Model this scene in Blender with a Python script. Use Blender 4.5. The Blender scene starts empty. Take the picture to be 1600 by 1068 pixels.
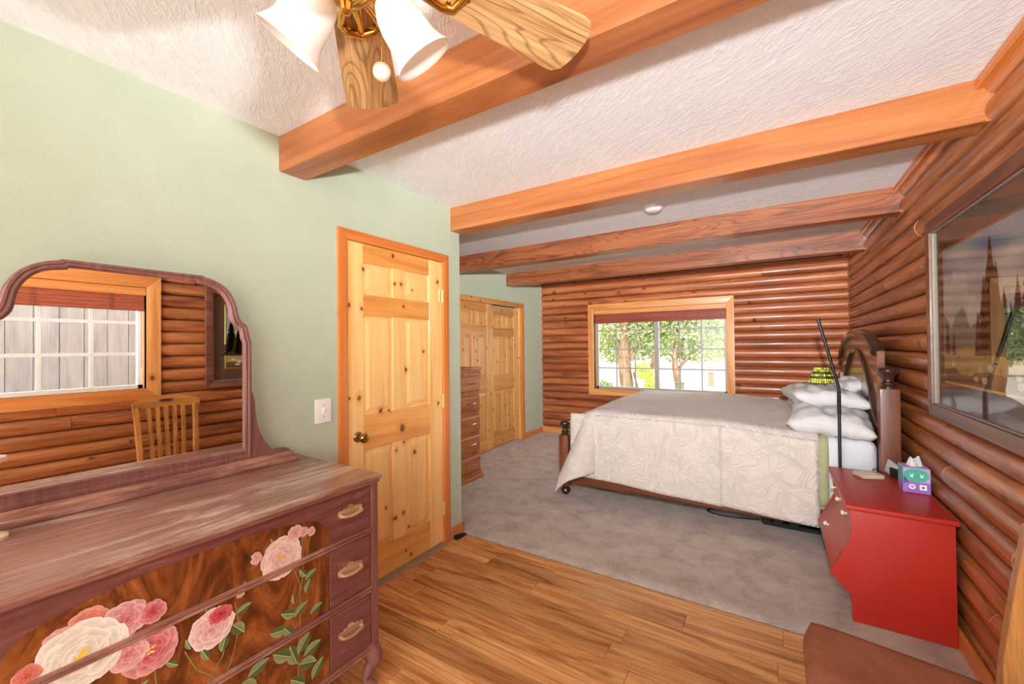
import bpy, bmesh, math, random
from mathutils import Vector, Matrix
PI = math.pi
rng = random.Random(7)
SC = bpy.context.scene
COL = SC.collection

# ------------------------------------------------------------------ camera, light, exposure
def set_camera():
    cd = bpy.data.cameras.new('camera'); co = bpy.data.objects.new('camera', cd); COL.objects.link(co)
    cd.sensor_width = 36.0; cd.lens = 647.14 / 1600 * 36.0; cd.clip_start = 0.02; cd.clip_end = 300
    yaw, pit, rol = (math.radians(a) for a in (32.389, 0.6079, -0.5658))
    f = Vector((-math.sin(yaw)*math.cos(pit), math.cos(yaw)*math.cos(pit), math.sin(pit)))
    r = Vector((math.cos(yaw), math.sin(yaw), 0)); u = r.cross(f)
    r2 = r*math.cos(rol) + u*math.sin(rol); u2 = -r*math.sin(rol) + u*math.cos(rol)
    m = Matrix((r2, u2, -f)).transposed().to_4x4(); m.translation = (0, 0, 1.42)
    co.matrix_world = m; SC.camera = co
set_camera()

SKY_STRENGTH = 3.2
SUN_STRENGTH = 1.6
FLASH_POWER = 29.5
FAN_LAMP_POWER = 0.05
SC.view_settings.view_transform = 'Standard'
SC.view_settings.look = 'None'
SC.view_settings.gamma = 1.0
SC.view_settings.use_curve_mapping = False
SC.view_settings.exposure = 0.97

W = bpy.data.worlds.new('sky'); SC.world = W; W.use_nodes = True
bg = W.node_tree.nodes['Background']; bg.inputs[0].default_value = (1.0, 0.985, 0.965, 1); bg.inputs[1].default_value = SKY_STRENGTH

def lamp(name, kind, loc, energy, color=(1, 1, 1), size=0.05, rot=None):
    ld = bpy.data.lights.new(name, kind); ld.energy = energy; ld.color = color
    if kind == 'POINT': ld.shadow_soft_size = size
    if kind == 'SUN': ld.angle = size
    o = bpy.data.objects.new(name, ld); COL.objects.link(o); o.location = loc
    if rot: o.rotation_euler = rot
    return o
lamp('sun', 'SUN', (0, 0, 20), SUN_STRENGTH, (1, 0.95, 0.86), 0.009, (math.radians(38), 0, math.radians(-100)))
def flash():
    # the photographer's flash, just above the camera, aimed forwards and a little up
    ld = bpy.data.lights.new('camera_flash', 'SPOT'); ld.energy = FLASH_POWER; ld.color = (0.94, 0.975, 1.0); ld.shadow_soft_size = 0.035
    ld.spot_size = math.radians(178); ld.spot_blend = 1.0
    o = bpy.data.objects.new('camera_flash', ld); COL.objects.link(o); o.location = (0.03, 0.05, 1.72)
    o.rotation_euler = Vector((-0.14, 0.66, 0.70)).to_track_quat('-Z', 'Y').to_euler()
    ld.use_nodes = True; nt = ld.node_tree
    fo = nt.nodes.new('ShaderNodeLightFalloff'); fo.inputs['Strength'].default_value = 1.0
    nt.links.new(fo.outputs['Constant'], nt.nodes['Emission'].inputs['Strength'])
flash()

# ------------------------------------------------------------------ helpers: materials
def lin(c):
    def f(v):
        v /= 255.0
        return v/12.92 if v <= 0.04045 else ((v+0.055)/1.055)**2.4
    return (f(c[0]), f(c[1]), f(c[2]), 1.0)

class M:
    """small node-graph builder"""
    def __init__(s, name):
        s.m = bpy.data.materials.new(name); s.m.use_nodes = True
        s.t = s.m.node_tree; s.n = s.t.nodes; s.bsdf = s.n['Principled BSDF']; s.out = s.n['Material Output']
    def node(s, typ, **kw):
        n = s.n.new(typ)
        for k, v in kw.items():
            if k == 'i':
                for a, b in v.items(): n.inputs[a].default_value = b
            else: setattr(n, k, v)
        return n
    def link(s, a, b): s.t.links.new(a, b)
    def coords(s, scale=(1, 1, 1), rand=0.0):
        tc = s.node('ShaderNodeTexCoord'); mp = s.node('ShaderNodeMapping')
        mp.inputs['Scale'].default_value = scale
        src = tc.outputs['Object']
        if rand:
            oi = s.node('ShaderNodeObjectInfo')
            mu = s.node('ShaderNodeVectorMath', operation='SCALE'); mu.inputs[0].default_value = (1.0, 1.7, 2.3)
            mm = s.node('ShaderNodeMath', operation='MULTIPLY'); mm.inputs[1].default_value = rand
            s.link(oi.outputs['Random'], mm.inputs[0]); s.link(mm.outputs[0], mu.inputs['Scale'])
            ad = s.node('ShaderNodeVectorMath', operation='ADD')
            s.link(src, ad.inputs[0]); s.link(mu.outputs[0], ad.inputs[1]); src = ad.outputs[0]
        s.link(src, mp.inputs['Vector'])
        return mp.outputs[0]
    def noise(s, vec, scale, detail=4, rough=0.55, dist=0.0):
        n = s.node('ShaderNodeTexNoise', i={'Scale': scale, 'Detail': detail, 'Roughness': rough, 'Distortion': dist})
        s.link(vec, n.inputs['Vector']); return n.outputs['Fac']
    def ramp(s, fac, stops, interp='LINEAR'):
        r = s.node('ShaderNodeValToRGB'); e = r.color_ramp; e.interpolation = interp
        while len(e.elements) < len(stops): e.elements.new(0.5)
        for el, (p, c) in zip(e.elements, stops):
            el.position = p; el.color = c if len(c) == 4 else (*c, 1)
        s.link(fac, r.inputs[0]); return r.outputs[0]
    def mix(s, fac, a, b, mode='MIX'):
        n = s.node('ShaderNodeMix', data_type='RGBA', blend_type=mode)
        for sock, v in ((n.inputs['Factor'], fac), (n.inputs[6], a), (n.inputs[7], b)):
            if hasattr(v, 'is_linked'): s.link(v, sock)
            else: sock.default_value = v
        return n.outputs[2]
    def math(s, op, a, b=0.5, c=None, clamp=False):
        n = s.node('ShaderNodeMath', operation=op, use_clamp=clamp)
        for k, v in enumerate((a, b, c)):
            if v is None: continue
            if hasattr(v, 'is_linked'): s.link(v, n.inputs[k])
            else: n.inputs[k].default_value = v
        return n.outputs[0]
    def bump(s, h, strength, dist=0.01, prev=None):
        b = s.node('ShaderNodeBump', i={'Strength': strength, 'Distance': dist})
        s.link(h, b.inputs['Height'])
        if prev: s.link(prev, b.inputs['Normal'])
        s.link(b.outputs[0], s.bsdf.inputs['Normal']); return b.outputs[0]
    def done(s, color=None, rough=0.5, metal=0.0, spec=0.5, coat=0.0):
        for k, v in (('Base Color', color), ('Roughness', rough), ('Metallic', metal), ('Specular IOR Level', spec), ('Coat Weight', coat)):
            if v is None: continue
            if hasattr(v, 'is_linked'): s.link(v, s.bsdf.inputs[k])
            else: s.bsdf.inputs[k].default_value = v
        s.bsdf.inputs['Coat Roughness'].default_value = 0.12
        return s.m

def plain(name, c, rough=0.5, metal=0.0, spec=0.5, var=0.06, nscale=30, bump=0.0, coat=0.0):
    b = M(name); v = b.coords()
    n = b.noise(v, nscale, 3)
    base = lin(c)
    lo = tuple(x*(1-var*2) for x in base[:3]); hi = tuple(min(1, x*(1+var*2)) for x in base[:3])
    col = b.ramp(n, [(0.3, lo), (0.7, hi)])
    if bump: b.bump(n, bump, 0.004)
    return b.done(col, rough, metal, spec, coat)

def wood(name, light, mid, dark, axis='X', across=11, along=1.1, rough=0.4, spec=0.5, coat=0.0, fine=0.35, knot=None, knotc=(70, 30, 12),
         rand=9.0, hue=0.12, dist=0.8, bump=0.12, wave=0.0, wscale=14):
    b = M(name); k = {'X': 0, 'Y': 1, 'Z': 2}[axis]
    def sc(al, ac):
        v = [ac]*3; v[k] = al; return tuple(v)
    v1 = b.coords(sc(along, across), rand)
    n1 = b.noise(v1, 1.0, 5, 0.6, dist)
    col = b.ramp(n1, [(0.28, lin(dark)), (0.47, lin(mid)), (0.68, lin(light))])
    v2 = b.coords(sc(along*3, across*16), rand)
    n2 = b.noise(v2, 1.0, 3, 0.6, 0.3)
    g = b.ramp(n2, [(0.3, (1-fine,)*3), (0.6, (1, 1, 1))])
    col = b.mix(1.0, col, g, 'MULTIPLY')
    if wave:
        wv = b.coords(sc(wscale*0.11, wscale), rand)
        w = b.node('ShaderNodeTexNoise', i={'Scale': 0.42, 'Detail': 1.0, 'Roughness': 0.4, 'Distortion': 0.5})
        b.link(wv, w.inputs['Vector'])
        fr = b.math('FRACT', b.math('MULTIPLY', w.outputs['Fac'], 15.0))
        wr = b.ramp(fr, [(0.0, (1-wave,)*3), (0.16, (1, 1, 1)), (0.78, (1, 1, 1)), (1.0, (1-wave,)*3)])
        col = b.mix(1.0, col, wr, 'MULTIPLY')
    if knot:                                   # (cell frequency, share of cells with a knot, radius)
        if isinstance(knot, list):             # known knots: (y, z, radius) in the object's own metres
            tc = b.node('ShaderNodeTexCoord'); halo = core = None
            jit = b.node('ShaderNodeTexNoise', i={'Scale': 40.0, 'Detail': 1.0}); b.link(tc.outputs['Object'], jit.inputs['Vector'])
            for ky, kz, kr in knot:
                sb = b.node('ShaderNodeVectorMath', operation='SUBTRACT'); b.link(tc.outputs['Object'], sb.inputs[0]); sb.inputs[1].default_value = (0, ky, kz)
                ml = b.node('ShaderNodeVectorMath', operation='MULTIPLY'); b.link(sb.outputs[0], ml.inputs[0]); ml.inputs[1].default_value = (0, 1/kr, 0.8/kr)
                ln = b.node('ShaderNodeVectorMath', operation='LENGTH'); b.link(ml.outputs[0], ln.inputs[0])
                halo = ln.outputs['Value'] if halo is None else b.math('MINIMUM', halo, ln.outputs['Value'])
            d = b.math('ADD', halo, b.math('MULTIPLY_ADD', jit.outputs['Fac'], 0.9, -0.45))
            core = b.ramp(b.math('MULTIPLY', d, 0.25), [(0.09, (1, 1, 1)), (0.17, (0.75,)*3), (0.22, (0, 0, 0))])
            hl = b.ramp(b.math('MULTIPLY', d, 0.25), [(0.16, (1, 1, 1)), (0.6, (0, 0, 0))])
            col = b.mix(b.math('MULTIPLY', hl, 0.5), col, lin((214, 134, 62)))
            col = b.mix(b.math('MULTIPLY', core, 0.92), col, lin(knotc))
        else:
            fq, share, rad = knot
            tc = b.node('ShaderNodeTexCoord'); sx = b.node('ShaderNodeSeparateXYZ'); b.link(tc.outputs['Object'], sx.inputs[0])
            o2 = [q for q in range(3) if q != k]
            rnd = b.math('MULTIPLY', b.node('ShaderNodeObjectInfo').outputs['Random'], 37.0)
            cx = b.node('ShaderNodeCombineXYZ')
            b.link(b.math('MULTIPLY_ADD', sx.outputs[k], fq*0.8, rnd), cx.inputs[0])
            b.link(b.math('MULTIPLY_ADD', b.math('ADD', sx.outputs[o2[0]], sx.outputs[o2[1]]), fq, rnd), cx.inputs[1])
            vo = b.node('ShaderNodeTexVoronoi', voronoi_dimensions='2D', i={'Scale': 1.0}); b.link(cx.outputs[0], vo.inputs['Vector'])
            sep = b.node('ShaderNodeSeparateColor'); b.link(vo.outputs['Color'], sep.inputs[0])
            on = b.math('LESS_THAN', sep.outputs[0], share)
            halo = b.ramp(vo.outputs['Distance'], [(rad*0.9, (1, 1, 1)), (rad*2.6, (0, 0, 0))])
            core = b.ramp(vo.outputs['Distance'], [(rad*0.6, (1, 1, 1)), (rad*1.0, (0, 0, 0))])
            col = b.mix(b.math('MULTIPLY', b.math('MULTIPLY', halo, on), 0.5), col, lin(dark))
            col = b.mix(b.math('MULTIPLY', b.math('MULTIPLY', core, on), 0.9), col, lin(knotc))
    oi = b.node('ShaderNodeObjectInfo')
    vr = b.math('MULTIPLY_ADD', oi.outputs['Random'], hue*2, 1-hue)
    cb = b.node('ShaderNodeCombineColor')
    for q in range(3): b.link(vr, cb.inputs[q])
    col = b.mix(1.0, col, cb.outputs[0], 'MULTIPLY')
    if bump: b.bump(n2, bump, 0.003)
    return b.done(col, rough, 0, spec, coat)

def glass(name, tint=(1, 1, 1), refl=1.0, rough=0.0):
    b = M(name); b.n.remove(b.bsdf)
    tr = b.node('ShaderNodeBsdfTransparent'); tr.inputs[0].default_value = (*tint, 1)
    gl = b.node('ShaderNodeBsdfGlossy'); gl.inputs['Roughness'].default_value = rough
    fr = b.node('ShaderNodeFresnel'); fr.inputs['IOR'].default_value = 1.5
    mx = b.node('ShaderNodeMixShader'); b.link(b.math('MULTIPLY', fr.outputs[0], refl), mx.inputs[0])
    b.link(tr.outputs[0], mx.inputs[1]); b.link(gl.outputs[0], mx.inputs[2]); b.link(mx.outputs[0], b.out.inputs[0])
    return b.m

def vcol(name, rough=0.6, spec=0.3):
    b = M(name); a = b.node('ShaderNodeVertexColor'); a.layer_name = 'Col'
    v = b.coords(); n = b.noise(v, 160, 2)
    g = b.ramp(n, [(0.3, (0.9,)*3), (0.7, (1, 1, 1))])
    return b.done(b.mix(1.0, a.outputs[0], g, 'MULTIPLY'), rough, 0, spec)

# ------------------------------------------------------------------ helpers: meshes
class MB:
    def __init__(s): s.v = []; s.f = []; s.mi = []; s.c = []; s.cur = 0
    def add(s, vs, fs, mi=None):
        o = len(s.v); s.v += [tuple(p) for p in vs]
        for f in fs: s.f.append([o+i for i in f]); s.mi.append(s.cur if mi is None else mi)
        return s
    def bm(s, bm, mi=None):
        bm.verts.index_update()
        s.add([v.co[:] for v in bm.verts], [[v.index for v in f.verts] for f in bm.faces], mi); bm.free(); return s
    def box(s, x0, x1, y0, y1, z0, z1, bev=0.0, seg=1, mi=None):
        x0, x1 = min(x0, x1), max(x0, x1); y0, y1 = min(y0, y1), max(y0, y1); z0, z1 = min(z0, z1), max(z0, z1)
        if not bev:
            return s.add([(x0, y0, z0), (x1, y0, z0), (x1, y1, z0), (x0, y1, z0), (x0, y0, z1), (x1, y0, z1), (x1, y1, z1), (x0, y1, z1)],
                         [(3, 2, 1, 0), (4, 5, 6, 7), (0, 1, 5, 4), (1, 2, 6, 5), (2, 3, 7, 6), (3, 0, 4, 7)], mi)
        b = bmesh.new(); bmesh.ops.create_cube(b, size=1)
        for v in b.verts: v.co = ((x0+x1)/2+v.co.x*(x1-x0), (y0+y1)/2+v.co.y*(y1-y0), (z0+z1)/2+v.co.z*(z1-z0))
        bmesh.ops.bevel(b, geom=b.edges[:], offset=bev, segments=seg, affect='EDGES', profile=0.6)
        return s.bm(b, mi)
    def prism(s, poly, axis, a, b, mi=None, bev=0.0):
        """poly: 2D points; axis X: (y,z), Y: (x,z), Z: (x,y)"""
        def P(p, t): return {'X': (t, p[0], p[1]), 'Y': (p[0], t, p[1]), 'Z': (p[0], p[1], t)}[axis]
        n = len(poly)
        fs = [list(range(n)), list(range(2*n-1, n-1, -1))] + [(i, i+n, (i+1) % n+n, (i+1) % n) for i in range(n)]
        bmh = bmesh.new(); vs = [bmh.verts.new(P(p, a)) for p in poly] + [bmh.verts.new(P(p, b)) for p in poly]
        for f in fs: bmh.faces.new([vs[i] for i in f])
        bmesh.ops.recalc_face_normals(bmh, faces=bmh.faces[:])
        if bev: bmesh.ops.bevel(bmh, geom=[e for f in list(bmh.faces)[:2] for e in f.edges], offset=bev, segments=2, affect='EDGES', profile=0.6)
        return s.bm(bmh, mi)
    def tube(s, path, r, seg=10, cap=True, mi=None, flat=1.0):
        path = [Vector(p) for p in path]; n = len(path)
        rs = r if isinstance(r, (list, tuple)) else [r]*n
        up = Vector((0, 0, 1)); vs = []; fs = []; prev = None
        for i, p in enumerate(path):
            t = (path[min(i+1, n-1)]-path[max(i-1, 0)]).normalized()
            if prev is None:
                a = t.cross(up) if abs(t.z) < 0.95 else t.cross(Vector((1, 0, 0)))
            else: a = prev - t*prev.dot(t)
            a.normalize(); prev = a; c = t.cross(a)
            for k in range(seg):
                th = 2*PI*k/seg; vs.append(p + a*math.cos(th)*rs[i] + c*math.sin(th)*rs[i]*flat)
        for i in range(n-1):
            for k in range(seg):
                k2 = (k+1) % seg; fs.append((i*seg+k, i*seg+k2, (i+1)*seg+k2, (i+1)*seg+k))
        if cap: fs += [list(range(seg))[::-1], [(n-1)*seg+k for k in range(seg)]]
        return s.add(vs, fs, mi)
    def lathe(s, prof, origin=(0, 0, 0), axis=(0, 0, 1), seg=20, mi=None, square=False):
        ax = Vector(axis).normalized(); a = ax.orthogonal().normalized() if abs(ax.z) < 0.99 else Vector((1, 0, 0)); c = ax.cross(a); o = Vector(origin)
        vs = []; fs = []; n = len(prof)
        for r, h in prof:
            for k in range(seg):
                th = 2*PI*k/seg; vs.append(o + ax*h + a*math.cos(th)*r + c*math.sin(th)*r)
        for i in range(n-1):
            for k in range(seg):
                k2 = (k+1) % seg; fs.append((i*seg+k, i*seg+k2, (i+1)*seg+k2, (i+1)*seg+k))
        if prof[0][0] > 1e-5: fs.append(list(range(seg))[::-1])
        if prof[-1][0] > 1e-5: fs.append([(n-1)*seg+k for k in range(seg)])
        return s.add(vs, fs, mi)
    def grid(s, fn, nu, nv, mi=None, wrap=False):
        vs = [fn(i/nu, j/nv) for j in range(nv+1) for i in range(nu+1)]
        fs = [(j*(nu+1)+i, j*(nu+1)+i+1, (j+1)*(nu+1)+i+1, (j+1)*(nu+1)+i) for j in range(nv) for i in range(nu)]
        return s.add(vs, fs, mi)

def children_origin(o):
    p = Vector((0, 0, 0))
    while o is not None: p += o.location; o = o.parent
    return p

def mk(name, mb, mat, parent=None, kind=None, label=None, cat=None, group=None, smooth=35, origin=None, merge=True):
    """links the collected shapes (given in world metres) as ONE mesh object"""
    off = children_origin(parent) if parent else Vector(origin or (0, 0, 0))
    me = bpy.data.meshes.new(name)
    me.from_pydata([(a-off.x, b-off.y, c-off.z) for a, b, c in mb.v], [], mb.f); me.update()
    for m in (mat if isinstance(mat, (list, tuple)) else [mat]): me.materials.append(m)
    if any(mb.mi): me.polygons.foreach_set('material_index', mb.mi)
    if mb.c:
        ca = me.color_attributes.new('Col', 'FLOAT_COLOR', 'POINT')
        for i, c in enumerate(mb.c): ca.data[i].color = c
    else:
        b = bmesh.new(); b.from_mesh(me)
        if merge: bmesh.ops.remove_doubles(b, verts=b.verts[:], dist=1e-5)
        bmesh.ops.recalc_face_normals(b, faces=b.faces[:]); b.to_mesh(me); b.free()
    if smooth:
        me.polygons.foreach_set('use_smooth', [True]*len(me.polygons)); me.set_sharp_from_angle(angle=math.radians(smooth))
    o = bpy.data.objects.new(name, me); COL.objects.link(o)
    if parent: o.parent = parent
    else: o.location = off
    tag(o, label, cat, group, kind); return o

def tag(o, label=None, cat=None, group=None, kind=None):
    for k, v in (('label', label), ('category', cat), ('group', group), ('kind', kind)):
        if v: o[k] = v
    return o

def thing(name, loc, label=None, cat=None, group=None, kind=None):
    o = bpy.data.objects.new(name, None); COL.objects.link(o); o.location = loc; o.empty_display_size = 0.1
    return tag(o, label, cat, group, kind)

def hull_cyl(p0, p1, r, seg=12): return MB().tube([p0, p1], r, seg)
def lerp(a, b, t): return a+(b-a)*t
def smooth_path(pts, n=6):
    """Catmull-Rom through 2D/3D points"""
    P = [Vector(p) for p in pts]; out = []
    for i in range(len(P)-1):
        p0 = P[max(i-1, 0)]; p1 = P[i]; p2 = P[i+1]; p3 = P[min(i+2, len(P)-1)]
        for k in range(n):
            t = k/n
            out.append(0.5*((2*p1)+(p2-p0)*t+(2*p0-5*p1+4*p2-p3)*t*t+(3*p1-p0-3*p2+p3)*t**3))
    out.append(P[-1]); return out

# ------------------------------------------------------------------ materials
def mat_ceiling():
    b = M('textured_plaster')
    wn = b.node('ShaderNodeTexNoise', i={'Scale': 2.2, 'Detail': 2.0}); b.link(b.coords(), wn.inputs['Vector'])
    av = b.node('ShaderNodeVectorMath', operation='MULTIPLY_ADD'); b.link(wn.outputs['Color'], av.inputs[0]); av.inputs[1].default_value = (0.16, 0.16, 0.0)
    rot = b.node('ShaderNodeMapping'); rot.inputs['Rotation'].default_value = (0, 0, 0.7); b.link(b.coords(), rot.inputs['Vector'])
    b.link(rot.outputs[0], av.inputs[2])
    st = b.node('ShaderNodeMapping'); st.inputs['Scale'].default_value = (13, 44, 10); b.link(av.outputs[0], st.inputs['Vector'])
    n = b.noise(st.outputs[0], 1.0, 5, 0.7, 0.5)
    n2 = b.noise(b.coords((1, 1, 1)), 4.5, 3, 0.6, 0.5)
    ridge = b.ramp(n, [(0.46, (0, 0, 0)), (0.58, (1, 1, 1)), (0.7, (0.7,)*3)])
    mask = b.ramp(n2, [(0.36, (0.2,)*3), (0.58, (1, 1, 1))])
    h = b.math('MULTIPLY', ridge, mask)
    b.bump(h, 0.42, 0.006)
    return b.done(b.ramp(n, [(0.3, lin((226, 227, 228))), (0.7, lin((240, 241, 242)))]), 0.75, 0, 0.3)
def mat_wall():
    b = M('sage_green_paint'); v = b.coords((1, 1, 1)); n = b.noise(v, 55, 5, 0.6, 0.5)
    n2 = b.noise(v, 6, 3)
    b.bump(n, 0.18, 0.004)
    return b.done(b.ramp(n2, [(0.3, lin((181, 192, 168))), (0.7, lin((187, 197, 174)))]), 0.55, 0, 0.35)
def mat_carpet():
    b = M('taupe_carpet'); v = b.coords()
    f = b.noise(v, 210, 3, 0.75); l = b.noise(v, 5.5, 6, 0.72, 0.3); m = b.noise(v, 60, 3, 0.7)
    col = b.ramp(l, [(0.34, lin((200, 178, 166))), (0.5, lin((226, 205, 193))), (0.66, lin((240, 222, 211)))])
    col = b.mix(0.5, col, b.ramp(f, [(0.32, (0.5,)*3), (0.52, (1.0,)*3)]), 'MULTIPLY')
    h = b.math('ADD', f, b.math('MULTIPLY', m, 0.8))
    b.bump(h, 0.9, 0.012)
    b.bsdf.inputs['Sheen Weight'].default_value = 0.25
    return b.done(col, 0.95, 0, 0.1)
def mat_quilt(name, c0, c1, strength=0.5):
    b = M(name); v = b.coords()
    w = b.noise(v, 3.2, 2, 0.5); 
    ad = b.node('ShaderNodeVectorMath', operation='SCALE'); ad.inputs['Scale'].default_value = 1.0
    n = b.node('ShaderNodeTexNoise', i={'Scale': 7.5, 'Detail': 0.4, 'Distortion': 0.8}); b.link(v, n.inputs['Vector'])
    band = b.math('ABSOLUTE', b.math('SUBTRACT', b.math('FRACT', b.math('MULTIPLY', n.outputs['Fac'], 13.0)), 0.5))
    vo = b.node('ShaderNodeTexVoronoi', i={'Scale': 7.0}); b.link(v, vo.inputs['Vector'])
    fine = b.noise(v, 120, 2)
    h = b.math('ADD', b.math('MULTIPLY', b.math('POWER', band, 0.7), 1.0), b.math('MULTIPLY', fine, 0.35))
    crease = b.noise(b.coords((1, 1, 1)), 5, 4, 0.6, 0.6)
    h = b.math('ADD', h, b.math('MULTIPLY', crease, 1.6))
    b.bump(h, strength, 0.015)
    b.bsdf.inputs['Sheen Weight'].default_value = 0.2
    return b.done(b.ramp(band, [(0.02, lin(c0)), (0.2, lin(c1))]), 0.85, 0, 0.2)  # pattern lines tinted slightly darker: relief shading put into the colour
def mat_linen(name, c, strength=0.35):
    b = M(name); v = b.coords((1, 1, 1)); n = b.noise(v, 7, 5, 0.6, 1.5); f = b.noise(v, 300, 1)
    b.bump(b.math('ADD', n, b.math('MULTIPLY', f, 0.08)), strength, 0.03)
    L = lin(c)
    return b.done(b.ramp(n, [(0.3, tuple(x*0.96 for x in L[:3])), (0.7, L)]), 0.8, 0, 0.2)
def mat_distressed(name, base, worn, dark, axis='Y', amount=0.55, rough=0.42):
    b = M(name); k = {'X': 0, 'Y': 1, 'Z': 2}[axis]
    s1 = [5]*3; s1[k] = 1.2; s2 = [60]*3; s2[k] = 5
    n = b.noise(b.coords(tuple(s1), 3), 1.6, 6, 0.7, 0.6); g = b.noise(b.coords(tuple(s2), 3), 1.0, 3, 0.6)
    col = b.ramp(g, [(0.3, lin(dark)), (0.65, lin(base))])
    m = b.ramp(n, [(amount, (0, 0, 0)), (amount+0.16, (1, 1, 1))])
    m = b.math('MULTIPLY', m, b.ramp(g, [(0.35, (0.25,)*3), (0.6, (0.8,)*3)]))
    col = b.mix(m, col, lin(worn))
    b.bump(g, 0.1, 0.003)
    return b.done(col, rough, 0, 0.5)
def mat_burl():
    b = M('walnut_burl_veneer')
    v = b.coords((5.5, 5.5, 2.8)); n = b.noise(v, 1.1, 6, 0.68, 2.6)
    col = b.ramp(n, [(0.26, lin((44, 20, 8))), (0.44, lin((104, 54, 22))), (0.58, lin((150, 86, 40))), (0.75, lin((186, 116, 62)))])
    return b.done(col, 0.38, 0, 0.5)
def mat_laminate():
    b = M('walnut_laminate')
    def mp(al, ac): return b.coords((al, ac, ac), 13)
    n1 = b.noise(mp(1.0, 9), 1.0, 6, 0.62, 1.6)
    n2 = b.noise(mp(2.2, 70), 1.0, 4, 0.65, 0.5)
    n3 = b.noise(mp(0.5, 3), 1.0, 3, 0.5, 0.4)
    col = b.ramp(n1, [(0.27, lin((110, 62, 30))), (0.4, lin((190, 122, 66))), (0.52, lin((224, 160, 98))), (0.75, lin((242, 190, 128)))])
    col = b.mix(0.75, col, b.ramp(n2, [(0.34, (0.46, 0.38, 0.32)), (0.54, (1, 1, 1))]), 'MULTIPLY')
    col = b.mix(0.5, col, b.ramp(n3, [(0.3, (0.72, 0.66, 0.6)), (0.6, (1, 1, 1))]), 'MULTIPLY')
    vo = b.node('ShaderNodeTexVoronoi', i={'Scale': 1.0}); b.link(b.coords((2.6, 5.5, 5.5), 13), vo.inputs['Vector'])
    sep = b.node('ShaderNodeSeparateColor'); b.link(vo.outputs['Color'], sep.inputs[0])
    on = b.math('LESS_THAN', sep.outputs[0], 0.2)
    kn = b.math('MULTIPLY', b.ramp(vo.outputs['Distance'], [(0.04, (1, 1, 1)), (0.17, (0, 0, 0))]), on)
    col = b.mix(b.math('MULTIPLY', kn, 0.8), col, lin((72, 40, 20)))
    oi = b.node('ShaderNodeObjectInfo'); vr = b.math('MULTIPLY_ADD', oi.outputs['Random'], 0.3, 0.82)
    cb = b.node('ShaderNodeCombineColor')
    for q in range(3): b.link(vr, cb.inputs[q])
    col = b.mix(1.0, col, cb.outputs[0], 'MULTIPLY')
    b.bump(n2, 0.06, 0.002)
    return b.done(col, 0.36, 0, 0.5)

CEIL = mat_ceiling(); GREEN = mat_wall(); CARPET = mat_carpet(); LAMINATE = mat_laminate()
LOG_Y = wood('log_stain_y', (204, 130, 76), (172, 98, 54), (112, 56, 28), 'Y', 13, 1.0, 0.34, 0.5, 0.12, 0.3, (7.0, 0.1, 0.11), (70, 30, 14), hue=0.16, wave=0.25)
LOG_X = wood('log_stain_x', (190, 116, 72), (162, 88, 50), (112, 54, 28), 'X', 13, 1.0, 0.38, 0.45, 0.08, 0.3, (7.0, 0.2, 0.11), (66, 28, 13), hue=0.16, wave=0.2)
LOGEND = plain('cut_log_end', (222, 160, 105), 0.6)
BEAM = wood('beam_fir', (196, 126, 72), (174, 102, 54), (140, 76, 38), 'X', 9, 0.8, 0.38, 0.5, 0.15, 0.22, (4.0, 0.06, 0.07), (95, 45, 22), hue=0.05)
BEAMG = wood('beam_fir_bold_grain', (176, 108, 66), (154, 86, 50), (112, 56, 32), 'X', 9, 0.8, 0.38, 0.5, 0.15, 0.25, (4.0, 0.08, 0.08), (80, 36, 18), hue=0.05, wave=0.5, wscale=18)
DOOR_KNOTS = [(-0.059,2.0,0.015), (-0.281,1.884,0.016), (-0.047,1.826,0.011), (0.008,1.828,0.012), (0.350,1.887,0.014), (0.106,1.803,0.008), (-0.384,1.664,0.014), (-0.298,1.649,0.012), (0.028,1.686,0.011), (0.209,1.391,0.013), (0.051,1.275,0.016), (-0.318,1.131,0.017), (-0.383,1.134,0.008), (0.351,1.018,0.015), (-0.156,1.032,0.016), (-0.088,1.023,0.010), (0.009,0.900,0.028), (0.023,0.808,0.012), (-0.042,0.765,0.010), (0.117,0.724,0.016), (-0.126,0.431,0.011), (-0.051,0.342,0.014), (0.015,0.352,0.014), (0.034,0.103,0.011), (0.079,0.059,0.014), (0.066,0.242,0.010)]
PINE = wood('knotty_pine_z', (255, 212, 144), (250, 200, 124), (238, 176, 98), 'Z', 10, 0.8, 0.34, 0.5, 0.2, 0.1, DOOR_KNOTS, (112, 44, 14), hue=0.05)
PINE_Y = wood('knotty_pine_y', (246, 186, 106), (234, 164, 84), (214, 134, 60), 'Y', 10, 0.8, 0.34, 0.5, 0.2, 0.12, DOOR_KNOTS, (112, 44, 14), hue=0.06)
CPINE = wood('closet_pine_z', (226, 176, 108), (214, 158, 90), (196, 132, 66), 'Z', 10, 0.8, 0.4, 0.4, 0.1, 0.14, (8.0, 0.35, 0.1), (70, 34, 16), hue=0.06)
CPINE_Y = wood('closet_pine_y', (214, 158, 92), (200, 138, 74), (180, 116, 56), 'Y', 10, 0.8, 0.4, 0.4, 0.1, 0.14, (8.0, 0.35, 0.1), (70, 34, 16), hue=0.06)
CASING_Z = wood('stained_casing_z', (226, 142, 72), (212, 122, 54), (186, 98, 38), 'Z', 16, 0.7, 0.36, 0.5, 0.15, 0.15, (4.5, 0.1, 0.08), (110, 50, 20), hue=0.05)
CASING_Y = wood('stained_casing_y', (226, 142, 72), (210, 120, 52), (182, 94, 36), 'Y', 16, 0.7, 0.36, 0.5, 0.15, 0.15, hue=0.05)
WCASE_X = wood('window_casing_x', (224, 158, 94), (208, 138, 74), (184, 108, 52), 'X', 13, 0.8, 0.4, 0.4, 0.1, 0.2, (4.0, 0.12, 0.08), (100, 50, 24), hue=0.06)
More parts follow.
